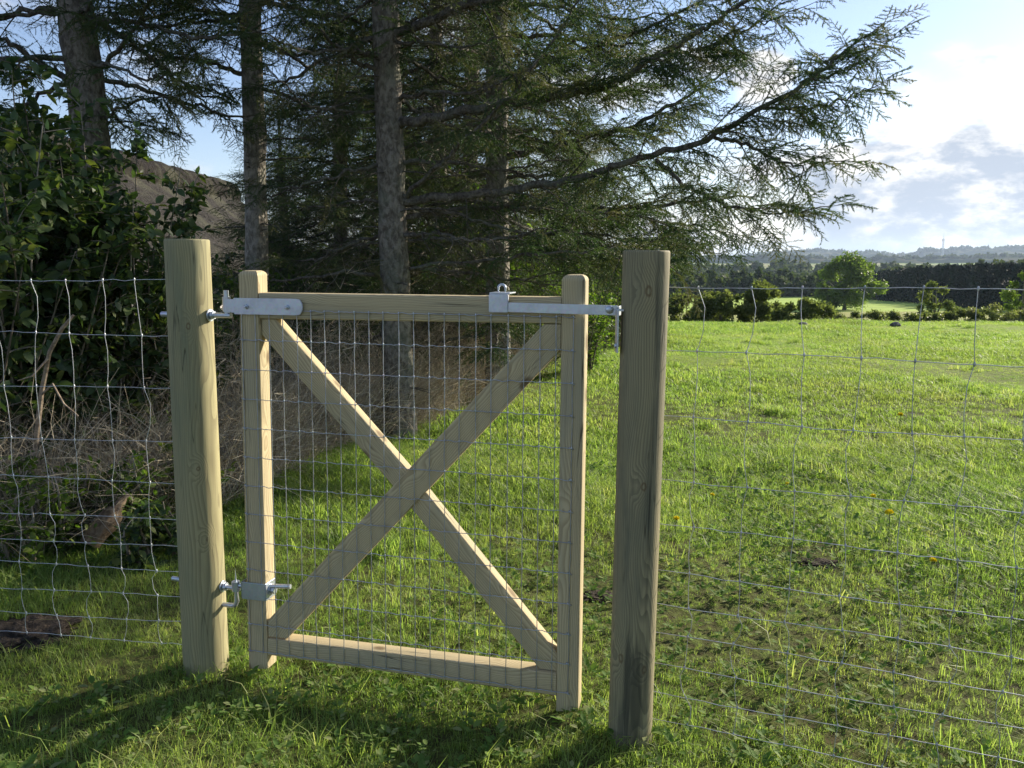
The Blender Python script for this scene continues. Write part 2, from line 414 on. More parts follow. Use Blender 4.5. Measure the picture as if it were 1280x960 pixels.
# ------------------------------------------------------------------ far hills
def hill_mat():
    m, t, b = material('hill_cover')
    co = t.new('ShaderNodeNewGeometry').outputs['Position']
    n = t.noise(t.mapping(co, (.0035, .004, .02)), 1.0, 3, .5); n2 = t.noise(co, .05, 4, .7)
    col = t.ramp(n, [(0, (.018, .032, .03)), (.54, (.022, .036, .03)), (.56, (.13, .12, .08)), (.60, (.08, .10, .045)), (.62, (.02, .034, .03)), (1, (.028, .04, .03))])
    col = t.mix(t.math('MULTIPLY', n2, .5), col, (.03, .04, .02, 1))
    t.set(b.inputs['Base Color'], col); b.inputs['Roughness'].default_value = 1; b.inputs['Specular IOR Level'].default_value = 0
    return m
M_HILL = hill_mat(); RIDGE = {}
def hill(name, Y0, depth, prof, seed, rough=.0):
    """ridge whose skyline follows prof (px -> py) at distance Y0; real depth front to back"""
    n = 1500; xs = np.linspace(-3.2*Y0, 3.2*Y0, n); m = 14
    px = 640+xs/Y0*F*.99
    py = np.interp(px, [p[0] for p in prof], [p[1] for p in prof])
    v = (py-480)/F; r = (-math.sin(TH)-v*math.cos(TH))/(math.cos(TH)-v*math.sin(TH))
    H = CZ + r*Y0 + np.random.RandomState(seed).rand(n)*rough + pnoise(xs, 0*xs, .03, seed)*rough*.7+np.abs(pnoise(xs, 0*xs, .16, seed+4))*rough*.8
    V = []
    for j in range(m):
        s = j/(m-1); y = Y0 + (s-.6)*depth
        z = -14 + (H+14)*math.sin(min(s/.6, 1)*math.pi/2)**.8 if s <= .6 else -14+(H+14)*math.cos((s-.6)/.4*math.pi/2)
        V.append(np.stack([xs, np.full(n, y)+0*xs, z], 1))
    V = np.concatenate(V); i2 = (np.arange(m-1)[:, None]*n+np.arange(n-1)[None]).ravel()
    RIDGE[Y0] = (xs, H)
    o = link(name, np_mesh(name, V, np.stack([i2, i2+1, i2+1+n, i2+n], 1), smooth=True), M_HILL); tag(o, kind='structure'); return o
hill('hills', 3600, 1300, [(-3000, 322), (600, 322), (840, 325), (920, 321), (960, 319.5), (1040, 319.5), (1130, 323), (1148, 317.5), (1200, 316.5), (1300, 315), (1500, 318), (4000, 321)], 3, 8.0)
hill('hills', 1900, 500, [(-3000, 326), (600, 327), (840, 326), (900, 327.5), (950, 325), (1040, 328), (1110, 326), (1150, 324), (1190, 326.5), (1240, 324), (1300, 322.5), (1500, 325), (4000, 326)], 5, 4.5)

# ------------------------------------------------------------------ leaf clump helpers
def leaf_cards(pts, size, seed, aspect=.6, folded=True):
    rs = np.random.RandomState(seed); k = len(pts)
    if folded: T = (np.array([[0, 0, 0], [.45, .5*aspect, .10], [1, 0, .0], [.45, -.5*aspect, .10]]), np.array([[0, 1, 2], [0, 2, 3]]))
    else: T = (np.array([[0, -.5*aspect, 0], [0, .5*aspect, 0], [1, 0, 0.]]), np.array([[0, 1, 2]]))
    d = rs.randn(k, 3); M = frames(d, rs.randn(k, 3)) * (size*(.6+.8*rs.rand(k)))[:, None, None]
    return inst(T, M, pts, rs.rand(k))
def blob_points(rs, n, centers, radii, squash=1.0, shell=.55):
    idx = rs.choice(len(centers), n, p=radii**2/np.sum(radii**2)); d = rs.randn(n, 3); d /= np.linalg.norm(d, axis=1, keepdims=True)
    r = radii[idx]*(shell+(1-shell)*rs.rand(n))*(1+.15*rs.randn(n)); d[:, 2] *= squash
    return centers[idx]+d*r[:, None], idx

def crown_tree(name, base, H, Wd, label, cat, seed, mat, leafs, n, trunk_h=.25, ncl=26, group=None, low=.15):
    """broadleaf tree or bush: trunk, limbs and a crown of leaf clumps"""
    rs = np.random.RandomState(seed); random.seed(seed)
    e = empty(name, base, label, cat, group)
    c = []; rad = []
    for i in range(ncl):
        t = rs.rand(); a = rs.rand()*6.283; zz = low+(1-low)*t
        prof = math.sin(math.pi*min(1, (zz-low*.6)/(1-low*.6)*.86+.10))**.6
        rr = Wd/2*prof*(.35+.55*rs.rand()**.5)
        c.append((math.cos(a)*rr, math.sin(a)*rr, H*zz*.93)); rad.append(Wd*(.07+.13*rs.rand()**1.5))
    c = np.array(c); rad = np.array(rad)
    pts, idx = blob_points(rs, n, c, rad, .75, .35); pts[:, 2] = np.maximum(pts[:, 2], .03)
    V, Fc, r = leaf_cards(pts, leafs, seed); off = rs.rand(ncl)*.5
    r = r*.5+np.repeat(off[idx], 4)
    link('crown', np_mesh('crown', V, Fc, r), mat, e)
    tb = Tubes()
    tr = max(.02, H*.035)
    tb.add([(0, 0, -.2), (tr*.3, 0, H*trunk_h*.5), (0, tr*.2, H*trunk_h), (0, 0, H*.8)], [tr*1.3, tr, tr*.85, tr*.2], 8)
    for i in range(0, ncl, 2):
        s = H*(trunk_h*(.5+.5*rs.rand())); mid = c[i]*.5+np.array([0, 0, s*.5+H*.03])
        tb.add([(0, 0, s), mid, c[i]], [tr*.45, tr*.25, tr*.08], 5)
    link('trunk', tb.mesh('trunk'), M_BARK, e)
    return e

# middle-distance trees and bushes (valley and field edge)
def at_ground(px, py_base, Y):
    p = P(px, py_base, Y); return Vector((p.x, Y, tz(p.x, Y)))
def top_h(py_top, base, Y): return P(640, py_top, Y).z-base.z
b0 = at_ground(1055, 388, 150)
crown_tree('oak_tree', b0, top_h(321, b0, 150), 85/F*150, 'large round-crowned oak standing alone in the valley meadow before the dark wood', 'tree', 3, M_OAK, .42, 17000, .22, 52, low=.13)
b0 = at_ground(1168, 400, 62)
crown_tree('young_tree', b0, top_h(350, b0, 62), 44/F*62, 'small brownish-green young tree beyond the field edge, right of the big oak', 'tree', 4, M_FIELDB, .16, 6500, .2, 26, low=.05)
b0 = at_ground(1277, 400, 50)
crown_tree('young_tree', b0, top_h(336, b0, 50), 52/F*50, 'leafy tree cut off by the right side of the photo beyond the field edge', 'tree', 5, M_OAK, .15, 6500, .2, 30, low=.05)
for px, Y, w_px, top, lab, sd_, low in [
        (900, 33, 62, 362, 'dark broad field-edge bush just right of the right gate post', 6, .0),
        (952, 33, 46, 352, 'tallest of the field-edge bushes, dark and rounded', 7, .0),
        (1005, 31, 66, 375, 'low wide dome-shaped field-edge bush left of the big oak', 8, .0),
        (846, 34, 44, 368, 'bush partly hidden behind the right gate post', 9, .0)]:
    b0 = at_ground(px, 400, Y)
    crown_tree('field_bush', b0, top_h(top, b0, Y), w_px/F*Y*1.25, lab, 'bush', sd_, M_FIELDB, .12, 11000, .1, 34, group='bushes along the field edge', low=low)
# low weedy hedge along the break of slope, one bush after the other
rs = np.random.RandomState(77)
hedge = [(1062, 22.5, 30, 398), (1092, 22.6, 34, 396), (1128, 22.8, 36, 394), (1165, 22.6, 36, 390), (1206, 22.3, 40, 386), (1240, 22, 44, 382), (1275, 21.8, 46, 386), (1320, 21.8, 50, 384)]
hl = ['lowest weed clump of the field-edge row, below the oak', 'low weed clump second along the field-edge row, right below the oak', 'low weed clump between the oak and the young brownish tree',
      'leafy weed clump at the foot of the small brownish tree', 'tall pale weed clump just right of the small brownish tree', 'tallest weed clump near the right end of the field-edge row',
      'weed clump last in view at the right end of the field-edge row', 'weed clump beyond the right side of the photo']
for (px, Y, wp, top), lab in zip(hedge[:7], hl):
    b0 = at_ground(px, 405, Y)
    crown_tree('weed_clump', b0, max(.35, top_h(top, b0, Y)), wp/F*Y*1.2, lab, 'weeds', int(px), M_WEEDY, .055, 3200, .1, 16, group='weed clumps along the field edge', low=0)

# woods that read as one mass
def conifer_mass(name, label, spots, seed, mat, leaf=.5, n=260, zf=None):
    rs = np.random.RandomState(seed); parts = []
    for x, y, h, wd in spots:
        z_ = zf(x) if zf else tz(x, y)
        t = rs.rand(n)**.8; a = rs.rand(n)*6.283; r = wd/2*(1-t)*(.5+.6*rs.rand(n))
        p = np.stack([x+np.cos(a)*r, y+np.sin(a)*r, z_+h*t], 1)
        V, Fc, q = leaf_cards(p, leaf, rs.randint(1e6), .8); parts.append((V, Fc, q*.6+rs.rand()*.4))
    o = link(name, np_mesh(name, *join(parts)), mat); tag(o, label, 'wood', kind='stuff'); return o
rs = np.random.RandomState(12); sp = []
for i in range(620):
    k = i % 7; px = 1082+430*rs.rand(); y = np.interp(px, [1082, 1180, 1280, 1500], [225, 165, 132, 118])+k*7+rs.rand()*6; x = (px-640)/F*y
    top = np.interp(px, [1000, 1090, 1130, 1180, 1280, 1500], [343, 340, 336, 333, 330, 330])
    H = P(640, top, y).z-tz(x, y); sp.append((x, y, H*(.90+.13*rs.rand()), 3.0+1.3*rs.rand()))
conifer_mass('conifer_wood', 'dark wall of conifer plantation across the valley on the right', sp, 1, M_CONIF, .6, 260)
sp = []
for i in range(260):
    px = 1090+420*rs.rand(); y = np.interp(px, [1082, 1180, 1280, 1500], [330, 290, 250, 230])+rs.rand()*40; x = (px-640)/F*y
    sp.append((x, y, P(640, np.interp(px, [1090, 1200, 1300, 1500], [337, 332, 326, 324])+rs.randn()*1.8, y).z-tz(x, y), 5+3*rs.rand()))
conifer_mass('pine_wood', 'paler treetops rising behind the dark conifer wall on the right', sp, 9, M_FARW, 1.1, 130)
sp = []
for i in range(260):
    x = 35+rs.rand()*120; y = 300+rs.rand()*60; top = 346+rs.randn()*1.6
    sp.append((x, y, P(640, top, y).z-tz(x, y), 6+3*rs.rand()))
for i in range(140):
    x = 40+rs.rand()*70; y = 255+rs.rand()*30; top = 337+rs.rand()*8 if rs.rand() < .25 else 345+rs.rand()*6
    sp.append((x, y, P(640, top, y).z-tz(x, y), 7+3*rs.rand()))
conifer_mass('mixed_wood', 'mid-green wood behind the oak and the field-edge bushes', sp, 2, M_FARW, 1.3, 170)
sp = []
for i in range(500):
    x = -100+rs.rand()*900; y = 620+rs.rand()*160; top = 334+rs.randn()*2.5+3*math.sin(x*.02)
    sp.append((x, y, max(6, P(640, top, y).z-tz(x, y)), 14+8*rs.rand()))
conifer_mass('distant_wood', 'belt of hazy distant woodland under the hills', sp, 3, M_FARW, 3.2, 90)

for Y0, h0, wd0, lf, lab in ((3600, 16, 30, 11, 'dark blue-green woods along the skyline of the farthest ridge'), (1900, 12, 18, 6, 'hazy hedgerow woods on the nearer ridge below the skyline')):
    xs_, H_ = RIDGE[Y0]; sp = []; zf = lambda x, a=xs_, b=H_: float(np.interp(x, a, b))-5
    for i in range(620):
        px = 600+900*rs.rand(); x = (px-640)/F*Y0; d_ = pnoise(np.array([x]), np.array([0.]), 9/Y0, int(Y0))[0]
        if d_ < -.25: continue
        sp.append((x, Y0-rs.rand()*30, h0*(.45+.5*rs.rand()+.25*d_), wd0*(.6+.6*rs.rand())))
    conifer_mass('ridge_wood', lab, sp, 5, M_FARW, lf, 45, zf)
# masts on the ridge
def mast(px, ptop, pbot, Y, lab, wd):
    a = P(px, pbot, Y); H = P(px, ptop, Y).z-a.z+25; e = empty('radio_mast', (a.x, Y, a.z-25), lab, 'mast')
    tb = Tubes()
    for i in range(3):
        an = i*2.094; tb.add([(wd*math.cos(an), wd*math.sin(an), 0), (wd*.6*math.cos(an), wd*.6*math.sin(an), H*.82)], wd*.16, 4)
    for k in range(14):
        z0 = H*.82*k/14; z1 = H*.82*(k+1)/14
        for i in range(3):
            a0 = i*2.094; a1 = a0+2.094; f0 = wd*(1-.4*k/14); f1 = wd*(1-.4*(k+1)/14)
            tb.add([(f0*math.cos(a0), f0*math.sin(a0), z0), (f1*math.cos(a1), f1*math.sin(a1), z1)], wd*.09, 3)
    link('lattice', tb.mesh('lattice'), M_ZINC, e)
    t2 = Tubes(); t2.add([(0, 0, H*.8), (0, 0, H)], wd*.14, 5); link('antenna', t2.mesh('antenna'), M_ZINC, e)
    t3 = Tubes()
    for i in range(3):
        an = i*2.094+.5; t3.add([(wd*1.0*math.cos(an), wd*1.0*math.sin(an), H*.72), (wd*1.0*math.cos(an), wd*1.0*math.sin(an), H*.80)], wd*.35, 6)
    link('antenna_panels', t3.mesh('antenna_panels'), M_ZINC, e)
mast(1178, 291, 320, 3000, 'tall lattice radio mast on the hazy ridge at the right', 4.0)
mast(1063, 311, 322, 3000, 'small thin radio mast on the hazy ridge above the oak', 2.2)

# ------------------------------------------------------------------ spruces
def make_spray(seed, L=.34, ntw=9, nn=27, droop=.25):
    rs = np.random.RandomState(seed); V = []; Fc = []; rv = []
    def tri(a, b, c): k = len(V); V.extend([a, b, c]); Fc.append((k, k+1, k+2))
    segs = []
    def pos(t): return np.array([L*t, .02*math.sin(3*t+seed), -droop*L*t*t])
    segs.append((pos(0), pos(.5), .0022)); segs.append((pos(.5), pos(1), .0015))
    for i in range(ntw):
        t = .08+.85*i/ntw; s = 1 if i % 2 else -1; a = R(48+rs.rand()*22)
        ln = L*(.42*(1-t)+.16)*(.7+.6*rs.rand())
        d = np.array([math.cos(a), s*math.sin(a), -.25+.45*rs.randn()*.5-.1]); d /= np.linalg.norm(d)
        p0 = pos(t); segs.append((p0, p0+d*ln, .0013))
    for p0, p1, r in segs:
        d = p1-p0; ln = np.linalg.norm(d); d = d/ln
        u = np.cross(d, [0, 0, 1.]); u /= np.linalg.norm(u)+1e-6; v = np.cross(d, u)
        tri(p0-u*r, p0+u*r, p1); tri(p0-v*r, p0+v*r, p1)
        m = max(5, int(nn*ln/.11))
        for j in range(m):
            q = p0+d*ln*((j+rs.rand())/m); an = rs.rand()*6.283
            w_ = u*math.cos(an)+v*math.sin(an); nd = d*(.75+.3*rs.rand())+w_*(.6+.35*rs.rand()); nd /= np.linalg.norm(nd)
            side = np.cross(nd, w_+.3*rs.randn(3)); side /= np.linalg.norm(side)+1e-6
            tri(q-side*.0032, q+side*.0032, q+nd*(.017+.014*rs.rand()))
    return np.array(V), np.array(Fc)
SPRAYS = [make_spray(i) for i in range(6)]
SPRAYS_LO = [make_spray(20+i, .42, 8, 14) for i in range(4)]
def make_bare(seed, L=.36):
    rs = np.random.RandomState(seed); V = []; Fc = []
    def rib(p, q, r):
        d = q-p; u = np.cross(d, rs.randn(3)); u /= np.linalg.norm(u)+1e-6; k = len(V); V.extend([p-u*r, p+u*r, q]); Fc.append((k, k+1, k+2))
        u = np.cross(d, u); u /= np.linalg.norm(u)+1e-6; k = len(V); V.extend([p-u*r, p+u*r, q]); Fc.append((k, k+1, k+2))
    p = np.zeros(3); d = np.array([1., 0, 0])
    for i in range(5):
        q = p+d*L/5; rib(p, q, .0018)
        for s in (-1, 1, 1):
            if rs.rand() < .75:
                dd = d+np.array([0, s*(.8+.5*rs.rand())*rs.choice([-1, 1]), -.5*rs.rand()]); m = p+dd/np.linalg.norm(dd)*L*(.15+.25*rs.rand())
                rib(p, m, .0012); dd = dd+rs.randn(3)*.7; rib(m, m+dd/np.linalg.norm(dd)*L*.14, .001)
        p = q; d = d+rs.randn(3)*.22-np.array([0, 0, .12]); d /= np.linalg.norm(d)
    return np.array(V), np.array(Fc)
BARES = [make_bare(i) for i in range(6)]

class Spruce:
    def __init__(s, seed, lo=False):
        s.rs = np.random.RandomState(seed); random.seed(seed); s.wood = Tubes(); s.sp = []; s.ba = []; s.lo = lo
    def resample(s, pts, n):
        pts = np.asarray(pts, float)
        tt = np.linspace(0, 1, len(pts)); u = np.linspace(0, 1, n)
        # catmull-ish smoothing by cubic through interp + light smoothing
        q = np.stack([np.interp(u, tt, pts[:, i]) for i in range(3)], 1)
        for _ in range(3): q[1:-1] = (q[:-2]+2*q[1:-1]+q[2:])/4
        return q
    def limb(s, pts, r0, sub=.8, step=.11, bare=.35, dens=1.0, upbias=0.0, spread=1.0, noise_=.02):
        rs = s.rs; q = s.resample(pts, max(8, int(6*len(pts))))
        L = np.linalg.norm(np.diff(q, axis=0), axis=1).sum()
        q[1:-1] += rs.randn(len(q)-2, 3)*noise_*.5
        s.wood.add(q, np.linspace(r0, r0*.15+.002, len(q)), 6)
        n = max(3, int(L/step)); side = 1
        for i in range(n):
            t = (i+.5*rs.rand())/n
            if t < .10: continue
            f = t*(len(q)-1); k = min(int(f), len(q)-2); p = q[k]+(q[k+1]-q[k])*(f-k); d = q[k+1]-q[k]; d /= np.linalg.norm(d)+1e-9
            lat = np.cross(d, [0, 0, 1.]); lat /= np.linalg.norm(lat)+1e-6; side = -side
            ln = sub*(.30+.70*math.sin(math.pi*min(1, .18+t*.9)))*(.6+.6*rs.rand())*(1 if t < .8 else .6)
            dd = d*(.75+.3*rs.rand())+lat*side*(.85+.3*rs.rand())*spread+np.array([0, 0, upbias+.45*rs.randn()-.15])
            dd /= np.linalg.norm(dd)
            s.sub(p, dd, ln, t < bare*(.7+.6*rs.rand()), dens)
        s.sub(q[-1], q[-1]-q[-3], .3*sub+.1, False, dens)
    def sub(s, p, d, L, bare, dens):
        rs = s.rs; d = d/(np.linalg.norm(d)+1e-9); m = max(3, int(L/.10)); pts = [np.array(p)]; dirs = [d]
        for i in range(m):
            d = d+rs.randn(3)*.13+np.array([0, 0, -.05 if i < m*.6 else .05]); d /= np.linalg.norm(d)
            pts.append(pts[-1]+d*L/m); dirs.append(d)
        s.wood.add(pts, np.linspace(.004+.006*L, .0018, len(pts)), 3)
        k = max(2, int(L/.070*dens))
        for i in range(k):
            t = (i+rs.rand())/k; f = t*m; a = min(int(f), m-1); q = pts[a]+(pts[a+1]-pts[a])*(f-a); dd = dirs[a]
            lat = np.cross(dd, [0, 0, 1.]); lat /= np.linalg.norm(lat)+1e-6; sg = 1 if i % 2 else -1
            w_ = dd*(.6+.4*rs.rand())+lat*sg*(.7+.3*rs.rand())+np.array([0, 0, .35*rs.randn()-.22])
            sc = (1.0-.4*t)*(.6+.55*rs.rand())
            if bare and rs.rand() < .85: s.ba.append((q, w_, sc))
            else: s.sp.append((q, w_, sc))
        if not bare: s.sp.append((pts[-1], dirs[-1], .7))
    def crown(s, zmax_detail=99):
        lib = SPRAYS_LO if s.lo else SPRAYS; parts = []; rs = s.rs
        A = s.sp; idx = rs.randint(len(lib), size=len(A))
        for j in range(len(lib)):
            sel = [A[i] for i in range(len(A)) if idx[i] == j]
            if not sel: continue
            loc = np.array([a[0] for a in sel]); d = np.array([a[1] for a in sel]); sc = np.array([a[2] for a in sel])
            parts.append(inst(lib[j], frames(d, None, rs.randn(len(sel))*.5)*sc[:, None, None], loc))
        V, Fc, r = join(parts); return np_mesh('needles', V, Fc, r)
    def twigs(s):
        A = s.ba; rs = s.rs; parts = []
        if not A: return None
        idx = rs.randint(len(BARES), size=len(A))
        for j in range(len(BARES)):
            sel = [A[i] for i in range(len(A)) if idx[i] == j]
            if not sel: continue
            loc = np.array([a[0] for a in sel]); d = np.array([a[1] for a in sel]); sc = np.array([a[2] for a in sel])
            parts.append(inst(BARES[j], frames(d, None, rs.rand(len(sel))*6.28)*sc[:, None, None], loc))
        V, Fc, r = join(parts); return np_mesh('twigs', V, Fc, r)
def trunk_mesh(pts, radii, seed):
    pts = np.array(pts, float); n = 60; tt = np.linspace(0, 1, len(pts)); u = np.linspace(0, 1, n)
    q = np.stack([np.interp(u, tt, pts[:, i]) for i in range(3)], 1); r = np.interp(u, tt, radii)
    for _ in range(6): q[1:-1] = (q[:-2]+2*q[1:-1]+q[2:])/4
    V, Fc = tube_np(q, r, 20); rs = np.random.RandomState(seed)
    c = np.repeat(q, 20, axis=0); dv = V-c; ang = np.tile(np.arange(20)*2*math.pi/20, n); z = V[:, 2]
    k = 1+.035*np.sin(3*ang+z*1.3+seed)+.03*np.sin(5*ang-z*2.1)+.03*rs.randn(len(V))
    # branch collars in whorls
    for w_ in range(40):
        a0 = rs.rand()*6.28; z0 = rs.rand()*6; da = np.abs((ang-a0+math.pi) % (2*math.pi)-math.pi)
        k += .22*np.exp(-(da/.25)**2-((z-z0)/.05)**2)
    return np_mesh('trunk', c+dv*k[:, None], Fc, smooth=True)
def whorls(sp, axis, H, z0, z1, Lf, nper=5, dz=.45, bare=.5, dens=1.0, elev0=-.05, step=.13, azs=None, sub=.55, r0f=.011, skip=None):
    rs = sp.rs; z = z0
    while z < z1:
        a0 = rs.rand()*6.28
        for k in range(nper):
            az = a0+k*6.283/nper+rs.randn()*.25; zz = z+rs.rand()*dz*.6
            if azs and not azs(az % 6.283, zz): continue
            L = Lf(zz)*(.7+.5*rs.rand()); c = axis(zz); el = elev0-.1+.25*rs.rand()
            d = np.array([math.cos(az), math.sin(az), 0])
            pts = [c, c+d*L*.33+[0, 0, L*.33*el-.02*L], c+d*L*.7+[0, 0, L*.7*el-.10*L], c+d*L+[0, 0, L*el-.06*L]]
            sp.limb(pts, .006+r0f*L, sub*min(1, L/2+.25), step, bare, dens)
        z += dz*(.8+.4*rs.rand())
def stubs(sp, axis, rad, z0, z1, n):
    rs = sp.rs
    for i in range(n):
        z = z0+(z1-z0)*rs.rand(); az = rs.rand()*6.28; c = axis(z); L = .08+.5*rs.rand()**2; d = np.array([math.cos(az), math.sin(az), -.15+.3*rs.rand()])
        c = c+d*rad*.5
        sp.wood.add([c, c+d*L*.5, c+d*L+[0, 0, -.05*L]], [.008, .006, .002], 4)
        if L > .2: sp.ba.append((c+d*L*.5, d+rs.randn(3)*.3, .7+.5*rs.rand())); sp.ba.append((c+d*L*.8, d+rs.randn(3)*.3, .6))
def spruce(name, label, Y, top_px, bot_px, rad, H, build, seed, lo=False, group='spruces in the tree belt', bark=None):
    """trunk passes through the two given sight lines"""
    a = P(top_px[0], top_px[1], Y); b = P(bot_px[0], bot_px[1], Y)
    slope = (a.x-b.x)/(a.z-b.z); gx = b.x+slope*(0-b.z); base = Vector((gx, Y, tz(gx, Y)))
    e = empty(name, base, label, 'spruce tree', group)
    axis = lambda z: np.array([slope*min(z, 4)+slope*.3*max(0, z-4), 0, z])
    zs = [-.25, 0, .4, 2, 4, H*.7, H]; rr = [rad*1.5, rad*1.3, rad*1.12, rad, rad*.9, rad*.45, .01]
    link('trunk', trunk_mesh([axis(z) for z in zs], rr, seed), bark or M_BARK, e)
    sp = Spruce(seed, lo); loc = lambda px, py, Yp: np.array(P(px, py, Yp)-base)
    build(sp, axis, loc, rad)
    link('branches', sp.wood.mesh('branches'), M_BARKD, e)
    link('foliage', sp.crown(), M_NEEDLE, e)
    tw = sp.twigs()
    if tw: link('bare_twigs', tw, M_TWIG, e)
    return e

# main spruce with the long limbs reaching over the gate to the right
def b_main(sp, axis, loc, rad):
    L = lambda l: [loc(*p) for p in l]
    sp.limb(L([(488, 252, 7.0), (560, 246, 6.9), (625, 240, 6.8), (719, 224, 6.65), (775, 206, 6.5), (871, 180, 6.35), (945, 140, 6.25), (1000, 108, 6.2), (1040, 80, 6.15), (1064, 58, 6.1)]), .042, .62, .085, .30, 1.1)
    sp.limb(L([(893, 172, 6.35), (935, 180, 6.2), (972, 200, 6.1), (1005, 208, 6.0), (1040, 202, 5.95)]), .016, .42, .08, .1, 1.1)
    sp.limb(L([(950, 135, 6.3), (1000, 136, 6.3), (1045, 128, 6.25), (1085, 112, 6.2)]), .014, .28, .08, .05, 1.1)
    sp.limb(L([(1000, 104, 6.3), (1040, 94, 6.3), (1070, 82, 6.25), (1095, 68, 6.2)]), .011, .26, .08, .0, 1.1)
    sp.limb(L([(820, 200, 6.45), (856, 232, 6.3), (905, 256, 6.2), (960, 268, 6.1), (1012, 262, 6.0)]), .018, .42, .08, .15, 1.1)
    sp.limb(L([(488, 158, 7.0), (550, 146, 6.8), (640, 128, 6.6), (719, 116, 6.4), (775, 101, 6.3), (822, 71, 6.2), (880, 35, 6.1), (930, 5, 6.0), (965, -30, 6.0)]), .045, .62, .085, .3, 1.1)
    sp.limb(L([(822, 71, 6.3), (880, 62, 6.3), (930, 40, 6.3), (985, 15, 6.2)]), .014, .4, .08, .0, 1.1)
    sp.limb(L([(486, 50, 7.0), (570, 10, 6.8), (680, -20, 6.6), (800, -50, 6.4), (900, -90, 6.3)]), .04, .7, .1, .3)
    sp.limb(L([(484, -20, 7.0), (600, -80, 6.7), (760, -140, 6.4), (920, -180, 6.2)]), .04, .7, .1, .3)
    sp.limb(L([(497, 251, 7.0), (540, 215, 6.7), (576, 180, 6.5), (640, 120, 6.2), (700, 40, 6.0), (740, -30, 5.9)]), .022, .5, .10, .45)
    sp.limb(L([(505, 272, 7.0), (606, 259, 7.2), (700, 262, 7.3), (780, 268, 7.4), (850, 280, 7.4), (910, 290, 7.4)]), .025, .6, .09, .25, 1.1)
    sp.limb(L([(505, 337, 7.0), (640, 322, 6.7), (740, 312, 6.4), (800, 318, 6.3), (835, 330, 6.2)]), .018, .42, .09, .45)
    sp.limb(L([(500, 300, 7.0), (600, 298, 7.2), (720, 290, 7.3), (800, 300, 7.2), (870, 312, 7.2)]), .02, .5, .09, .4)
    sp.limb(L([(480, 90, 7.0), (440, 75, 6.8), (395, 35, 6.6), (330, -5, 6.4)]), .022, .5, .1, .5, .8)
    sp.limb(L([(484, 140, 7.0), (430, 140, 6.9), (380, 130, 6.7), (345, 95, 6.6)]), .016, .4, .12, .6, .8)
    whorls(sp, axis, 10, 4.2, 10, lambda z: 2.3*(1-(z-3)/9)+.3, 5, .5, .3, .7, step=.17)
    whorls(sp, axis, 10, .9, 4.2, lambda z: 1.3, 4, .35, .8, .9, azs=lambda a, z: not (3.7 < a < 5.6) or z > 3, sub=.45)
    stubs(sp, axis, rad, .3, 4, 60)
spruce('spruce_tree', 'pale straight-trunked spruce behind the gate, its long limbs reaching far to the right', 7.0, (481, 0), (492, 300), .112, 10.5, b_main, 31)

def b_right(sp, axis, loc, rad):
    L = lambda l: [loc(*p) for p in l]
    sp.limb(L([(622, 200, 8.8), (700, 180, 8.7), (790, 160, 8.5), (860, 120, 8.4), (905, 90, 8.4)]), .04, .75, .10, .3)
    sp.limb(L([(622, 100, 8.8), (700, 70, 8.7), (800, 40, 8.5), (880, 0, 8.4)]), .04, .8, .10, .3)
    sp.limb(L([(622, 260, 8.8), (700, 262, 8.7), (790, 262, 8.5), (870, 250, 8.4), (930, 246, 8.4)]), .04, .75, .10, .3)
    sp.limb(L([(622, 310, 8.8), (680, 312, 8.9), (750, 318, 9.0), (820, 318, 9.1), (870, 305, 9.1)]), .03, .6, .10, .3)
    whorls(sp, axis, 10, 1.9, 9.5, lambda z: (1.5 if z < 2.6 else 2.0)*(1-z/13)+.3, 6, .40, .35, .85, step=.15)
    whorls(sp, axis, 10, .6, 1.9, lambda z: 1.3, 5, .3, .7, .9, azs=lambda a, z: math.cos(a) < .3)
    stubs(sp, axis, rad, .3, 4, 40)
spruce('spruce_tree', 'dark spruce trunk standing behind the latch end of the gate top rail', 8.8, (621, 0), (622, 330), .115, 10.5, b_right, 32, bark=M_BARK2)

def b_gen(Lmax, z0, bare0=.5, nper=5, dens=.8, azs=None, low=True, dz=.45):
    def f(sp, axis, loc, rad):
        whorls(sp, axis, 10, z0, 9.3, lambda z: Lmax*(1-z/12)+.2, nper, dz, bare0, dens, step=.16, azs=azs)
        stubs(sp, axis, rad, .3, 5, 60)
    return f
def b_left(sp, axis, loc, rad):
    L = lambda l: [loc(*p) for p in l]
    sp.limb(L([(95, 105, 6.6), (45, 75, 6.5), (0, 45, 6.3), (-60, 40, 6.2)]), .03, .5, .10, .1, .9)
    sp.limb(L([(110, 92, 6.6), (150, 60, 6.5), (185, 10, 6.3), (200, -40, 6.2)]), .022, .5, .11, .3, .8)
    sp.limb(L([(115, 150, 6.6), (165, 130, 6.4), (215, 120, 6.2)]), .014, .4, .1, .1, .9)
    sp.limb(L([(100, 160, 6.6), (60, 150, 6.4), (0, 160, 6.2)]), .016, .45, .1, .1, .9)
    sp.limb(L([(90, 30, 6.6), (130, -10, 6.3), (200, -30, 6.1)]), .02, .6, .1, .1, .9)
    whorls(sp, axis, 10, 2.7, 9.3, lambda z: 1.9*(1-z/12)+.2, 5, .5, .35, .75, step=.17)
    stubs(sp, axis, rad, 1, 4, 30)
spruce('spruce_tree', 'thick spruce trunk at the far left rising out of the leafy shrubs', 6.6, (93, 0), (137, 380), .135, 10.5, b_left, 33)
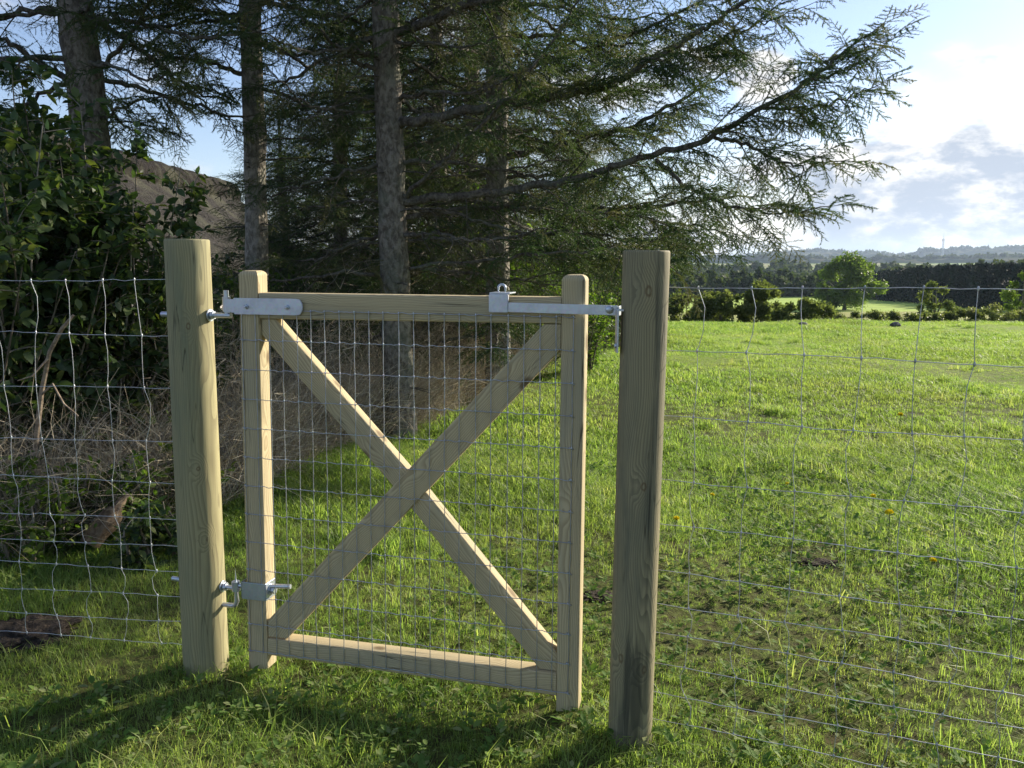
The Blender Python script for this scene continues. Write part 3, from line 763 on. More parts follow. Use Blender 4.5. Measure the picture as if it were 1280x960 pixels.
def b_slim(sp, axis, loc, rad):
    L = lambda l: [loc(*p) for p in l]
    sp.limb(L([(305, 92, 8.2), (260, 78, 8.0), (215, 70, 7.8), (170, 52, 7.6)]), .025, .6, .10, .1, 1.0)
    sp.limb(L([(306, 20, 8.2), (250, 15, 8.0), (200, -10, 7.8)]), .025, .6, .10, .1, 1.0)
    sp.limb(L([(320, 55, 8.2), (370, 70, 8.0), (420, 60, 7.8), (455, 30, 7.7)]), .022, .5, .11, .4, .8)
    sp.limb(L([(322, 108, 8.2), (375, 128, 8.0), (420, 142, 7.9), (465, 134, 7.8)]), .022, .5, .11, .3, .8)
    sp.limb(L([(300, 130, 8.2), (260, 110, 8.0), (225, 100, 7.8)]), .012, .35, .1, .2, .8)
    sp.limb(L([(325, 250, 8.2), (370, 235, 8.0), (410, 225, 7.9)]), .01, .3, .1, .5, .8)
    whorls(sp, axis, 10, 3.6, 9.3, lambda z: 1.9*(1-z/12)+.2, 5, .5, .3, .75, step=.17)
    stubs(sp, axis, rad, 1, 4, 26)
spruce('spruce_tree', 'slim bare spruce trunk just right of the left gate post, beside the thatched roof', 8.2, (313, 0), (321, 330), .105, 10.5, b_slim, 34, bark=M_BARK2)
t4 = spruce('spruce_tree', 'thin dark spruce trunk between the pale one and the one behind the latch', 10.5, (543, 0), (553, 330), .085, 9.5, b_gen(1.9, .8, .45, 6, .9), 35, lo=True)
# low-branched spruces further back in the belt
def copy_thing(o, loc, rz, sc, label):
    r = o.copy(); COL.objects.link(r); r.location = loc; r.rotation_euler.z = rz; r.scale = (sc, sc, sc); r['label'] = label
    for ch in list(o.children):
        if ch.name.startswith(('trunk', 'branches', 'foliage', 'bare_twigs')):
            c = ch.copy(); COL.objects.link(c); c.parent = r
    return r
tf = spruce('spruce_tree', 'dense low-branched spruce in the dark gap between the slim trunk and the pale trunk', 11.5, (425, 160), (425, 330), .09, 5.2,
            lambda sp, ax, loc, rad: whorls(sp, ax, 5, .25, 5.0, lambda z: 1.75*(1-z/5.6)+.15, 7, .26, .25, .9, elev0=-.15, step=.13), 36, lo=True)
for px, Y, sc, rz, lab in [(585, 13.0, 1.25, 1.0, 'dense spruce far behind the pale trunk, filling the gap beside it'),
                           (500, 14.5, 1.15, 3.1, 'dense spruce deep in the belt behind the pale trunk'),
                           (365, 13.5, .80, 4.0, 'shorter dense spruce right of the thatched roof'),
                           (715, 16.0, .85, .4, 'dense spruce at the open end of the belt behind the latch bar'),
                           (20, 13.0, .62, 5.6, 'small dense spruce behind the leafy shrubs at the far left')]:
    x = (px-640)/F*Y; copy_thing(tf, (x, Y, tz(x, Y)), rz, sc, lab)

# ------------------------------------------------------------------ leafy shrubs of the hedge bottom
def leaf_template():
    V = np.array([[0, 0, 0], [.25, .24, .05], [.6, .26, .03], [1, 0, -.12], [.6, -.26, .03], [.25, -.24, .05], [.5, 0, -.03]])
    Fc = np.array([[0, 6, 1], [1, 6, 2], [2, 6, 3], [3, 6, 4], [4, 6, 5], [5, 6, 0]]); return V, Fc
LEAF = leaf_template()
def leafy_shrub(name, base, H, Wd, label, seed, mat, leaf=.075, nstem=16, ntw=16, nl=12, cat='shrub', group=None, squash=1.0, zmin=0):
    rs = np.random.RandomState(seed); random.seed(seed); e = empty(name, base, label, cat, group); tb = Tubes(); L = []; Dr = []
    for i in range(nstem):
        a = rs.rand()*6.283; lean = rs.rand()**.6*Wd*.5; h = H*(.65+.4*rs.rand())*(1-.25*(lean/(Wd*.5))**2)
        p0 = np.array([math.cos(a)*.12, math.sin(a)*.12*squash, -.05]); p3 = np.array([math.cos(a)*lean, math.sin(a)*lean*squash, h])
        m1 = p0*.7+p3*.3+np.array([0, 0, h*.12]); m2 = p0*.3+p3*.7+rs.randn(3)*.05
        q = np.array([p0, m1, m2, p3]); u = np.linspace(0, 1, 9)
        q = np.stack([np.interp(u, [0, .33, .67, 1], q[:, k]) for k in range(3)], 1); q[1:-1] = (q[:-2]+2*q[1:-1]+q[2:])/4
        tb.add(q, np.linspace(.011, .003, 9), 5)
        for j in range(ntw):
            t = .12+.88*rs.rand(); f = t*8; k = min(int(f), 7); p = q[k]+(q[k+1]-q[k])*(f-k); d = rs.randn(3); d[2] = abs(d[2])*.4+.1; d /= np.linalg.norm(d)
            ln = Wd*.5*(.25+.35*rs.rand())*(1.1-.5*t); pm = p+d*ln*.5; pe = p+d*ln+[0, 0, -.12*ln]
            tb.add([p, pm, pe], [.0035, .0025, .0012], 3)
            for k2 in range(nl):
                s = (k2+rs.rand())/nl; pp = p+(pe-p)*s; L.append(pp+rs.randn(3)*.01); dd = d*.5+rs.randn(3)*.8; dd[2] -= .15; Dr.append(dd)
    L = np.array(L); Dr = np.array(Dr); k = len(L); low_ = (L[:, 2] < zmin*(.7+.6*rs.rand(k)))
    L = L[~low_]; Dr = Dr[~low_]; k = len(L); L[:, 2] = np.maximum(L[:, 2], .02)
    up = np.tile([0., 0, 1], (k, 1))+rs.randn(k, 3)*.45
    V, Fc, r = inst(LEAF, frames(Dr, up)*(leaf*(.55+.75*rs.rand(k)))[:, None, None], L, rs.rand(k)**1.3)
    link('leaves', np_mesh('leaves', V, Fc, r), mat, e); link('stems', tb.mesh('stems'), M_TWIG, e); return e
def gpos(px, Y): x = (px-640)/F*Y; return (x, Y, tz(x, Y))
leafy_shrub('leafy_shrub', gpos(22, 5.0), 2.6, 1.8, 'tall dark leafy shrub at the left side of the photo behind the wire fence', 51, M_LEAF, .075, 34, 26, 14, zmin=.5)
leafy_shrub('leafy_shrub', gpos(118, 5.3), 2.5, 1.4, 'leafy shrub in front of the thick left trunk, left of the left gate post', 52, M_LEAF, .070, 34, 26, 13, zmin=.45)
leafy_shrub('leafy_shrub', gpos(186, 5.7), 1.55, 1.2, 'leafy shrub directly behind the left gate post', 53, M_LEAF, .06, 26, 20, 12, zmin=.4)
leafy_shrub('leafy_shrub', gpos(-60, 4.6), 1.9, 1.5, 'leafy shrub half outside the left side of the photo', 54, M_LEAF, .08, 16, 15, 10, zmin=.8)
leafy_shrub('leafy_shrub', gpos(283, 7.6), 1.35, 1.3, 'leafy shrub in the gap between left gate post and gate', 55, M_LEAF, .065, 16, 15, 10)
leafy_shrub('leafy_shrub', gpos(395, 8.8), 1.25, 1.6, 'dark shrub behind the upper left corner of the gate mesh', 56, M_LEAF, .06, 18, 15, 10)
leafy_shrub('leafy_shrub', gpos(585, 10.2), 2.7, 1.7, 'yellow-green shrub shining between the trunks above the gate', 57, M_LEAF2, .07, 24, 18, 11)
leafy_shrub('leafy_shrub', gpos(668, 11.8), 2.1, 1.8, 'green shrub behind the latch end of the top rail', 58, M_LEAF2, .06, 24, 18, 11)
leafy_shrub('hawthorn_bush', gpos(728, 11.0), 1.22, .95, 'bright yellow-green bush between the gate and the right gate post', 59, M_LEAF2, .05, 20, 16, 11)
leafy_shrub('hawthorn_bush', gpos(765, 14.5), 1.75, 1.5, 'green bush at the end of the tree belt, behind the latch', 60, M_LEAF2, .055, 20, 16, 11)
leafy_shrub('hawthorn_bush', gpos(800, 17.5), 2.1, 1.8, 'green bush hidden behind the right gate post top', 61, M_LEAF2, .06, 20, 14, 10)
leafy_shrub('leafy_shrub', gpos(470, 13.0), 2.0, 2.4, 'shrub deep in the belt behind the pale trunk', 62, M_LEAF, .08, 18, 14, 9)
leafy_shrub('leafy_shrub', gpos(330, 11.0), 1.7, 2.0, 'shrub behind the slim trunk below the thatched roof', 63, M_LEAF2, .08, 18, 14, 9)
leafy_shrub('leafy_shrub', gpos(225, 12.0), 1.9, 2.2, 'shrub in front of the thatched house behind the left gate post', 64, M_LEAF, .09, 18, 14, 9)
leafy_shrub('leafy_shrub', gpos(80, 12.0), 2.3, 2.6, 'shrub in front of the thatched house at the far left', 65, M_LEAF, .09, 18, 14, 9)

for px, Y, hh, wd, lab, sd_ in [(20, 4.05, .55, .7, 'green weeds growing up through the dry brambles at the far left', 81), (95, 4.3, .45, .6, 'green weeds growing through the dry brambles above the log', 82), (195, 4.6, .6, .6, 'green leafy weeds among the dry stems beside the left gate post', 83)]:
    leafy_shrub('bramble_bush', gpos(px, Y), hh, wd, lab, sd_, M_LEAF2, .045, 14, 9, 8, cat='weeds')
# nettles at the foot of the hedge
for px, py, hh, wd, lab, sd_ in [(125, 650, .34, .42, 'nettle patch with toothed leaves just above the log', 71), (190, 700, .30, .36, 'broad-leaved weeds left of the left gate post foot', 72), (30, 665, .32, .35, 'weeds at the foot of the dry brambles on the far left', 73)]:
    d = raydir(px, py); Yg = CZ/(-d.z)*d.y; leafy_shrub('nettle_patch', (d.x*Yg/d.y, Yg, 0), hh, wd, lab, sd_, M_LEAF, .06, 18, 6, 7, cat='weeds')

# ------------------------------------------------------------------ dry brambles (uncountable)
def brambles():
    rs = np.random.RandomState(5); parts = []
    n = 24000; y = 3.7+rs.rand(n)**1.15*9.5; x = edge_x(y)-.15-rs.exponential(.75, n)-np.where(y < 5, rs.rand(n)*1.2, 0)
    e1 = 5200; ya = 3.95+rs.rand(e1)*1.3; y[:e1] = ya; x[:e1] = edge_x(ya)-.1-rs.rand(e1)*1.5
    e2 = 5000; ya = 5.2+rs.rand(e2)*2.2; y[e1:e1+e2] = ya; x[e1:e1+e2] = edge_x(ya)-.05-rs.rand(e2)*.8
    lg = P(130, 655, 4.15); far = ~((np.abs(x-lg.x) < .22) & (y < 4.35)); x = x[far]; y = y[far]; n = len(x)
    m = 6; V = np.zeros((n, m, 3)); d = rs.randn(n, 3)*.5; d[:, 2] = 1.0; p = np.stack([x, y, np.zeros(n)], 1); h = (.25+.75*rs.rand(n)**1.2)*np.where(y > 7, 1.1, 1.0)
    a = rs.rand(n)*6.28; bend = np.stack([np.cos(a), np.sin(a), 0*a], 1)*(.35+.5*rs.rand(n))[:, None]; bend *= .75; bend[:, 2] = -.12-.2*rs.rand(n)
    for i in range(m):
        V[:, i] = p; d = d/np.linalg.norm(d, axis=1, keepdims=True); p = p+d*(h/(m-1))[:, None]; d = d+bend*.55+rs.randn(n, 3)*.18
    wv = rs.randn(n, 1, 3); wv /= np.linalg.norm(wv, axis=2, keepdims=True); wd = (.0012+.0016*rs.rand(n))[:, None, None]*np.linspace(1, .4, m)[None, :, None]
    A = V-wv*wd; B = V+wv*wd; VV = np.stack([A, B], 2).reshape(-1, 3)
    base = (np.arange(n)*m*2)[:, None]+(np.arange(m-1)*2)[None]; base = base.ravel()
    Fc = np.stack([base, base+1, base+3, base+2], 1); rn = np.repeat(rs.rand(n), m*2)
    o = link('dry_brambles', np_mesh('dry_brambles', VV, Fc, rn), M_BRAMBLE); tag(o, 'tangle of dry brown brambles and dead grass under the trees', 'brambles', kind='stuff')
brambles()
def dead_twigs():
    rs = np.random.RandomState(8); n = 1500; y = 5.0+rs.rand(n)*7; x = edge_x(y)-.2-rs.exponential(.9, n); z = rs.rand(n)*.9
    parts = []; idx = rs.randint(6, size=n)
    for j in range(6):
        s = idx == j; k = s.sum(); parts.append(inst(BARES[j], frames(rs.randn(k, 3), rs.randn(k, 3))*(1.0+1.0*rs.rand(k))[:, None, None], np.stack([x[s], y[s], z[s]], 1)))
    o = link('dead_brushwood', np_mesh('dead_brushwood', *join(parts)), M_BRAMBLE); tag(o, 'fine dead brushwood lying under the spruces', 'brushwood', kind='stuff')
dead_twigs()
# bent dead branch and fallen log
e = empty('dead_branch', P(38, 600, 4.3), 'pale bent dead branch curving up behind the left wire fence', 'branch')
iv = Matrix.Translation(-e.location)
pp = [iv @ P(*q) for q in [(36, 640, 4.35), (44, 560, 4.3), (52, 490, 4.3), (62, 440, 4.25), (78, 410, 4.2), (92, 394, 4.2)]]
tube_obj('stem', pp, [.016, .014, .013, .011, .010, .007], M_BRANCH, e, 8)
tube_obj('side_shoot', [iv @ P(*q) for q in [(50, 495, 4.3), (66, 480, 4.25), (80, 505, 4.2), (98, 520, 4.2)]], [.007, .006, .005, .003], M_BRANCH, e, 6)
tube_obj('side_shoot', [iv @ P(*q) for q in [(60, 448, 4.25), (40, 470, 4.2), (22, 476, 4.2)]], [.006, .005, .003], M_BRANCH, e, 6)
a = P(112, 678, 4.12); a.z = .05; b_ = P(146, 638, 4.22)
ob = empty('fallen_log', a, 'short broken brown log poking out of the brambles on the left', 'log')
tube_obj('log_wood', [Vector((0, 0, 0)), (b_-a)*.3+Vector((0, 0, .015)), (b_-a)*.7, (b_-a)], [.05, .058, .062, .045], M_LOG, ob, 12)
tube_obj('broken_end', [(b_-a)*.9, (b_-a)*1.25+Vector((0, 0, .02)), (b_-a)*1.5], [.035, .022, .004], M_LOG, ob, 7)

# ------------------------------------------------------------------ thatched house
def thatch_mat(name, a, b2):
    m, t, b = material(name)
    co = t.new('ShaderNodeTexCoord').outputs['Object']
    n = t.noise(t.mapping(co, (9, 9, 9)), 1.0, 7, .7); n2 = t.noise(co, .9, 4, .6); n3 = t.noise(t.mapping(co, (1, 7, 1)), 2.6, 4, .7)
    col = t.mix(t.smooth(n, .3, .7), a, b2); col = t.mix(t.math('MULTIPLY', t.smooth(n2, .45, .65), .6), col, (.10, .10, .07, 1))
    col = t.mix(t.math('MULTIPLY', t.smooth(n3, .55, .75), .5), col, (.05, .042, .035, 1))
    t.set(b.inputs['Base Color'], col); b.inputs['Roughness'].default_value = 1; b.inputs['Specular IOR Level'].default_value = .05
    t.set(b.inputs['Normal'], t.bump(t.math('ADD', n, n3), 1, .08)); return m
def house():
    e = empty('thatched_house', (-11.7, 26, 0), 'thatched farmhouse roof behind the shrubs on the left', 'house')
    A = thatch_mat('thatch', (.028, .026, .024, 1), (.066, .061, .056, 1)); B = thatch_mat('thatch_ridge', (.018, .016, .015, 1), (.04, .036, .034, 1))
    x0, x1 = -3.7, 3.7; y0, y1 = -8.5, 9.0; zr = 4.35; ze = 1.3; hip = 1.5; rs = random.Random(3)
    bm = bmesh.new()
    def jit(p, s=.035): return (p[0]+rs.uniform(-s, s), p[1]+rs.uniform(-s, s), p[2]+rs.uniform(-s, s))
    # sloping sheets, subdivided so that the thatch is uneven; half-hipped far end
    def sheet(P00, P10, P11, P01, nu, nv, bulge=.12):
        g = []
        for i in range(nu+1):
            row = []
            for j in range(nv+1):
                u = i/nu; v = j/nv
                p = (Vector(P00)*(1-u)*(1-v)+Vector(P10)*u*(1-v)+Vector(P11)*u*v+Vector(P01)*(1-u)*v)
                p.z += bulge*math.sin(math.pi*v)*.8+.05*math.sin(u*23+v*3)*math.sin(v*7)
                row.append(bm.verts.new(jit(p)))
            g.append(row)
        for i in range(nu):
            for j in range(nv): bm.faces.new((g[i][j], g[i+1][j], g[i+1][j+1], g[i][j+1]))
    sheet((x1, y0, ze), (x1, y1, ze), (0, y1-.35, zr), (0, y0, zr), 60, 16)
    sheet((x0, y0, ze), (x0, y1, ze), (0, y1-.35, zr), (0, y0, zr), 60, 16)
    for s, yy in ((1, y1), (1, y0)):
        sheet((x0, yy, ze), (x1, yy, ze), (.05, yy-.35 if yy > 0 else yy, zr), (-.05, yy-.35 if yy > 0 else yy, zr), 16, 12, .0)
    r = bmesh.ops.extrude_face_region(bm, geom=bm.faces[:]); 
    for v in [q for q in r['geom'] if isinstance(q, bmesh.types.BMVert)]: v.co.z -= .32
    roof = link('roof', bm_mesh(bm, 'roof', True), A, e)
    # thick ridge roll
    bm = bmesh.new(); ns = 50; prev = None
    for i in range(ns+1):
        y = y0-.1+(y1-y0-.15)*i/ns; ring = []
        for k in range(13):
            a = -2.3+4.6*k/12; rr = .54+.03*math.sin(i*1.7)+rs.uniform(-.02, .02); ring.append(bm.verts.new((math.sin(a)*rr*1.15, y, zr-.18+math.cos(a)*rr+rs.uniform(-.02, .03))))
        if prev:
            for k in range(12): bm.faces.new((prev[k], prev[k+1], ring[k+1], ring[k]))
        else: bm.faces.new(ring)
        prev = ring
    bm.faces.new(prev)
    link('ridge_thatch', bm_mesh(bm, 'ridge', True, R(50)), B, roof)
    wm = simple('limewash', (.62, .60, .55), (.72, .70, .66), 6)
    bm = bmesh.new(); bmesh.ops.create_cube(bm, size=1, matrix=Matrix.Translation((0, (y0+y1)/2, .75)) @ Matrix.Diagonal((5.6, y1-y0-1.0, 1.7, 1)))
    link('wall', bm_mesh(bm, 'wall'), wm, e)
    gm = simple('window_glass', (.02, .025, .03), (.03, .035, .04), 3, .08, .02); fm = simple('window_frame', (.5, .5, .48), (.6, .6, .58), 20)
    for y in (-6.2, -3.0, .3, 3.6, 6.4):
        bm = bmesh.new()
        for (cy, cz, sy, sz) in ((y, 1.42, 1.1, .08), (y, .52, 1.1, .08), (y-.51, .97, .08, .82), (y+.51, .97, .08, .82), (y, .97, .05, .82)):
            bmesh.ops.create_cube(bm, size=1, matrix=Matrix.Translation((2.83, cy, cz)) @ Matrix.Diagonal((.08, sy, sz, 1)))
        wf = link('window', bm_mesh(bm, 'window'), fm, e)
        bm = bmesh.new(); bmesh.ops.create_cube(bm, size=1, matrix=Matrix.Translation((2.81, y, .97)) @ Matrix.Diagonal((.03, .94, .82, 1)))
        link('pane', bm_mesh(bm, 'pane'), gm, wf)
house()

# ------------------------------------------------------------------ round gate posts
def round_post(name, top, bot, Y, rt, rb, mat, label, seed):
    a = P(*top, Y); b = P(*bot, Y); b = Vector((b.x, Y, 0)) if abs(b.z) < .3 else b
    a.x = a.x; z0 = -.35; H = a.z
    sl_ = (a.x-b.x)/(a.z-b.z)
    e = empty(name, (b.x, Y, 0), label, 'post')
    rs = np.random.RandomState(seed); n = 64; seg = 64
    zs = list(np.linspace(z0, H-.006, n))+[H-.0045, H-.002, H]
    V = []; F_ = []
    for i, z in enumerate(zs):
        r = rb+(rt-rb)*max(z, 0)/H
        if i == n: r -= .0003
        if i == n+1: r -= .0012
        if i == n+2: r -= .0035
        for k in range(seg):
            a_ = k*2*math.pi/seg
            q = r*(1+.010*math.sin(2*a_+seed)+.006*math.sin(3*a_+z*2+seed)+.004*math.sin(7*a_+z*1.1))
            V.append((q*math.cos(a_), q*math.sin(a_), z))
    nn = len(zs)
    for i in range(nn-1):
        for k in range(seg): F_.append((i*seg+k, i*seg+(k+1) % seg, (i+1)*seg+(k+1) % seg, (i+1)*seg+k))
    bm = bmesh.new(); vs = [bm.verts.new(v) for v in V]
    for f in F_: bm.faces.new([vs[i] for i in f])
    bm.faces.new(vs[-seg:])
    o = link('round_timber', bm_mesh(bm, 'post', True, R(35)), mat, e, Matrix.Rotation(math.atan(sl_), 4, 'Y'))
    return e, a, b
PL_Y, PR_Y = 2.90, 2.43
postL, pLa, pLb = round_post('gate_post', (233.5, 299), (258, 832), PL_Y, .075, .081, M_POSTL, 'fresh yellow-green round timber post on the hinge side of the gate', 3)
postR, pRa, pRb = round_post('gate_post', (808, 313), (787.5, 922), PR_Y, .0685, .0690, M_POSTR, 'grey-stained round timber post with knots on the latch side of the gate', 5)
for o in (postL, postR): o['group'] = 'round gate posts'

# ------------------------------------------------------------------ gate
GA = P(310, 480, 2.835); GB = P(717, 480, 2.54)
GT = Vector((GB.x-GA.x, GB.y-GA.y, 0)).normalized(); GN = Vector((GT.y, -GT.x, 0))      # GN points to the camera side
if GN.y > 0: GN = -GN
ZU = Vector((0, 0, 1))
def G(px, py, off=0.0):
    """point on the gate's front plane (moved off towards the camera)"""
    d = raydir(px, py); A = GA+GN*off; o = Vector((0, 0, CZ))
    k = (A-o).dot(GN)/d.dot(GN); return o+d*k
gz0 = G(322, 835).z
gate = empty('field_gate', Vector((GA.x, GA.y, gz0)), 'new wooden field gate with cross braces and wire mesh between two round posts', 'gate')
GM = Matrix((( GT.x, -GN.x, 0, GA.x), (GT.y, -GN.y, 0, GA.y), (0, 0, 1, gz0), (0, 0, 0, 1)))   # x along gate, y away from camera, z up
gate.matrix_world = GM; GI = GM.inverted()
def gl(px, py, off=0.0): return GI @ G(px, py, off)      # gate-local
def slab(name, poly, off, depth, mat, parent, bev=.004, ends=None, topbev=0):
    """timber: front outline by sight lines on the gate plane, real thickness backwards; long axis = local Z"""
    pts = [gl(x, y, 0) for x, y in poly]
    if ends is None: ends = (pts[0], pts[1])
    else: ends = (gl(*ends[0]), gl(*ends[1]))
    c = sum((Vector(p) for p in pts), Vector())/len(pts); ax = (ends[1]-ends[0]); ax.y = 0; ax.normalize()
    yv = Vector((0, 1, 0)); xv = yv.cross(ax); M = Matrix((( xv.x, yv.x, ax.x, c.x), (xv.y, yv.y, ax.y, c.y), (xv.z, yv.z, ax.z, c.z), (0, 0, 0, 1)))
    MI = M.inverted(); bm = bmesh.new()
    fr = [bm.verts.new(MI @ Vector((p.x, -off, p.z))) for p in pts]; bk = [bm.verts.new(MI @ Vector((p.x, -off+depth, p.z))) for p in pts]
    bm.faces.new(fr); bm.faces.new(bk[::-1])
    for i in range(len(pts)): bm.faces.new((fr[i], bk[i], bk[(i+1) % len(pts)], fr[(i+1) % len(pts)]))
    bmesh.ops.recalc_face_normals(bm, faces=bm.faces)
    if topbev:
        zt = max(v.co.z*ax.z for v in bm.verts)
        te = [e_ for e_ in bm.edges if all((M @ v.co).z > (M @ Vector((0, 0, zt))).z-.02 for v in e_.verts)]
        bmesh.ops.bevel(bm, geom=te, offset=topbev, segments=5, affect='EDGES', profile=.5)
    eds = [e_ for e_ in bm.edges if e_.calc_length() > .15]
    bmesh.ops.bevel(bm, geom=eds, offset=bev, segments=3, affect='EDGES', profile=.5)
    bmesh.ops.triangulate(bm, faces=[f for f in bm.faces if len(f.verts) > 4])
    return link(name, bm_mesh(bm, name, True, R(30)), mat, parent, M)
UD = .064
slab('upright', [(310.8, 836), (334.5, 836), (321.5, 338), (297.5, 338)], 0, UD, M_GATE, gate, .005, ((322.5, 836), (309.5, 338)), .020)
slab('upright', [(694.5, 889), (722.5, 889), (732, 343), (702, 343)], 0, UD, M_GATE, gate, .007, ((708.5, 889), (717, 343)), .022)
slab('top_rail', [(323.2, 366), (701.5, 371.5), (701, 405), (324, 398.5)], -.001, .058, M_GATE, gate, .007, ((323, 380), (701, 388)))
slab('bottom_rail', [(334.6, 798), (695, 842), (694.8, 870), (334.6, 819)], -.001, .060, M_GATE, gate, .004, ((334, 808), (695, 856)))
slab('brace', [(324.6, 399.5), (342, 399.5), (512, 594), (696, 820), (695.2, 841), (672, 838), (500, 622), (325, 420)], -.014, .045, M_GATE, gate, .005, ((335, 408), (685, 830)))
slab('brace', [(679, 405.5), (700.5, 405.8), (700.2, 437), (358, 799), (335, 796), (334.4, 775.5)], -.004, .030, M_GATE, gate, .004, ((345, 786), (690, 420)))

# gate mesh: hinge-joint wire netting stapled on the camera side
def wire_net(rows, cols, fn, rr, rc, wav, name, knots, seed=0, parent=None, mat=None, kr=.0035):
    tb = Tubes(); rs = np.random.RandomState(seed)
    for r in rows: tb.add(r, rr, 5, .5)
    for c in cols: tb.add(c, rc, 5, .5)
    return tb
Lx0 = gl(303.5, 460).x; Lx1 = gl(716, 460).x; ncol = 23; nrow = 13
zt = (gl(500, 389.5).z); zb = (gl(340, 817).z)+.004
zt = gl(340, 388).z
rs = np.random.RandomState(4); xs = np.linspace(Lx0, Lx1, ncol); xs[1:-1] += rs.randn(ncol-2)*.0015; zs = np.linspace(zt, zb, nrow)
tb = Tubes(); slope_g = (gl(700, 396).z-gl(340, 388).z)/(gl(700, 396).x-gl(340, 388).x); slope_b = (gl(700, 866).z-gl(340, 817).z)/(gl(700, 866).x-gl(340, 817).x)
def gz(x, i):
    f = i/(nrow-1); return zs[i]+(slope_g*(1-f)+slope_b*f)*(x-gl(340, 388).x)
lean0 = gl(322.5, 836).x-gl(309.5, 338).x
def gx(k, f): return xs[k]+(lean0*(1-k/(ncol-1))+ (gl(709, 889).x-gl(717, 343).x)*(k/(ncol-1)))*(f-.25)*.9
for i in range(nrow):
    pts = []
    for k in range(ncol-1):
        for s in np.linspace(0, 1, 7)[:-1]:
            x = gx(k, i/(nrow-1))*(1-s)+gx(k+1, i/(nrow-1))*s
            wv = .0022*math.sin(s*2*math.pi)*(1 if (k*7+i*3) % 5 in (0, 2) else .15)
            pts.append((x, -.0045, gz(x, i)+wv+.0006*rs.randn()))
    x = gx(ncol-1, i/(nrow-1)); pts.append((x, -.0045, gz(x, i)))
    tb.add(pts, .00135, 5)
for k in range(ncol):
    pts = []
    for i in range(nrow-1):
        for s in (0, .5):
            f = (i+s)/(nrow-1); x = gx(k, f); z = gz(x, i)*(1-s)+gz(x, i+1)*s
            pts.append((x+.0007*rs.randn(), -.0025-.001*(k % 2), z))
    x = gx(k, 1); pts.append((x, -.003, gz(x, nrow-1))); tb.add(pts, .0015, 5)
kn = tb
for i in range(nrow):
    for k in range(ncol):
        x = gx(k, i/(nrow-1)); z = gz(x, i)
        kn.add([(x, -.004, z-.0045), (x, -.004, z), (x, -.004, z+.0045)], [.0020, .0030, .0020], 5)
net = link('wire_mesh', tb.mesh('gate_mesh'), M_WIRE, gate)
for k in (0, ncol-1):
    for i in range(nrow):
        x = gx(k, i/(nrow-1)); z = gz(x, i); t_ = Tubes()
        t_.add([(x-.006, .004, z+.004), (x-.006, -.0065, z+.003), (x+.006, -.0065, z-.003), (x+.006, .004, z-.004)], .0014, 5)
        link('staple', t_.mesh('staple'), M_WIRE, gate)

# ---- hinge and latch ironwork
def box_bm(bm, M, s): return bmesh.ops.create_cube(bm, size=1, matrix=M @ Matrix.Diagonal((s[0], s[1], s[2], 1)))
def plate(name, p0, p1, h, y, th, parent, round_end=False, bev=.0015, mat=None):
    """flat bar in gate-local space between p0 and p1 (centre line), height h"""
    d = p1-p0; d.y = 0; L = d.length; ang = math.atan2(d.z, d.x); bm = bmesh.new(); pts = [(0, -h/2), (L-(h/2 if round_end else 0), -h/2)]
    if round_end:
        for k in range(1, 8):
            a = -math.pi/2+math.pi*k/8; pts.append((L-h*.35+h*.35*math.cos(a), h/2*math.sin(a)))
    pts += [(L-(h/2 if round_end else 0), h/2), (0, h/2)]
    fr = [bm.verts.new((x, 0, z)) for x, z in pts]; bk = [bm.verts.new((x, th, z)) for x, z in pts]
    bm.faces.new(fr); bm.faces.new(bk[::-1])
    for i in range(len(pts)): bm.faces.new((fr[i], bk[i], bk[(i+1) % len(pts)], fr[(i+1) % len(pts)]))
    bmesh.ops.recalc_face_normals(bm, faces=bm.faces)
    bmesh.ops.bevel(bm, geom=[e_ for e_ in bm.edges], offset=bev, segments=2, affect='EDGES')
    M = Matrix.Translation((p0.x, y, p0.z)) @ Matrix.Rotation(-ang, 4, 'Y')
    return link(name, bm_mesh(bm, name, True, R(35)), mat or M_ZINC, parent, M)
def bolt_head(name, p, y, r, parent, hexa=False, h=.006):
    bm = bmesh.new()
    if hexa:
        bmesh.ops.create_cone(bm, cap_ends=True, segments=6, radius1=r, radius2=r, depth=h, matrix=Matrix.Rotation(R(90), 4, 'X'))
        bmesh.ops.bevel(bm, geom=bm.edges[:], offset=.0008, segments=1, affect='EDGES')
    else:
        bmesh.ops.create_uvsphere(bm, u_segments=16, v_segments=8, radius=r, matrix=Matrix.Diagonal((1, .55, 1, 1)))
    return link(name, bm_mesh(bm, name, True, R(35)), M_ZINC, parent, Matrix.Translation((p.x, y, p.z)))
def rod(name, pts, r, parent, sides=14, mat=None): return tube_obj(name, pts, r, mat or M_ZINC, parent, sides)
def nut_x(name, p, r, w_, parent, segments=6, rot=0):
    """nut or washer whose axis runs along local X"""
    bm = bmesh.new(); bmesh.ops.create_cone(bm, cap_ends=True, segments=segments, radius1=r, radius2=r, depth=w_, matrix=Matrix.Rotation(R(90), 4, 'Y') @ Matrix.Rotation(rot, 4, 'Z'))
    bmesh.ops.bevel(bm, geom=bm.edges[:] if segments < 10 else [e_ for e_ in bm.edges if len([f for f in e_.link_faces if len(f.verts) > 4])], offset=.0008, segments=1, affect='EDGES')
    return link(name, bm_mesh(bm, name, True, R(35)), M_ZINC, parent, Matrix.Translation(p))

s0 = gl(293, 382.5, .006); s1 = gl(379, 384, .006); hh = (gl(336, 373.5).z-gl(336, 394).z)
strap = plate('hinge_strap', s0, s1, hh, -.011, .006, gate, True)
bx = GI @ G(281, 380, .006)
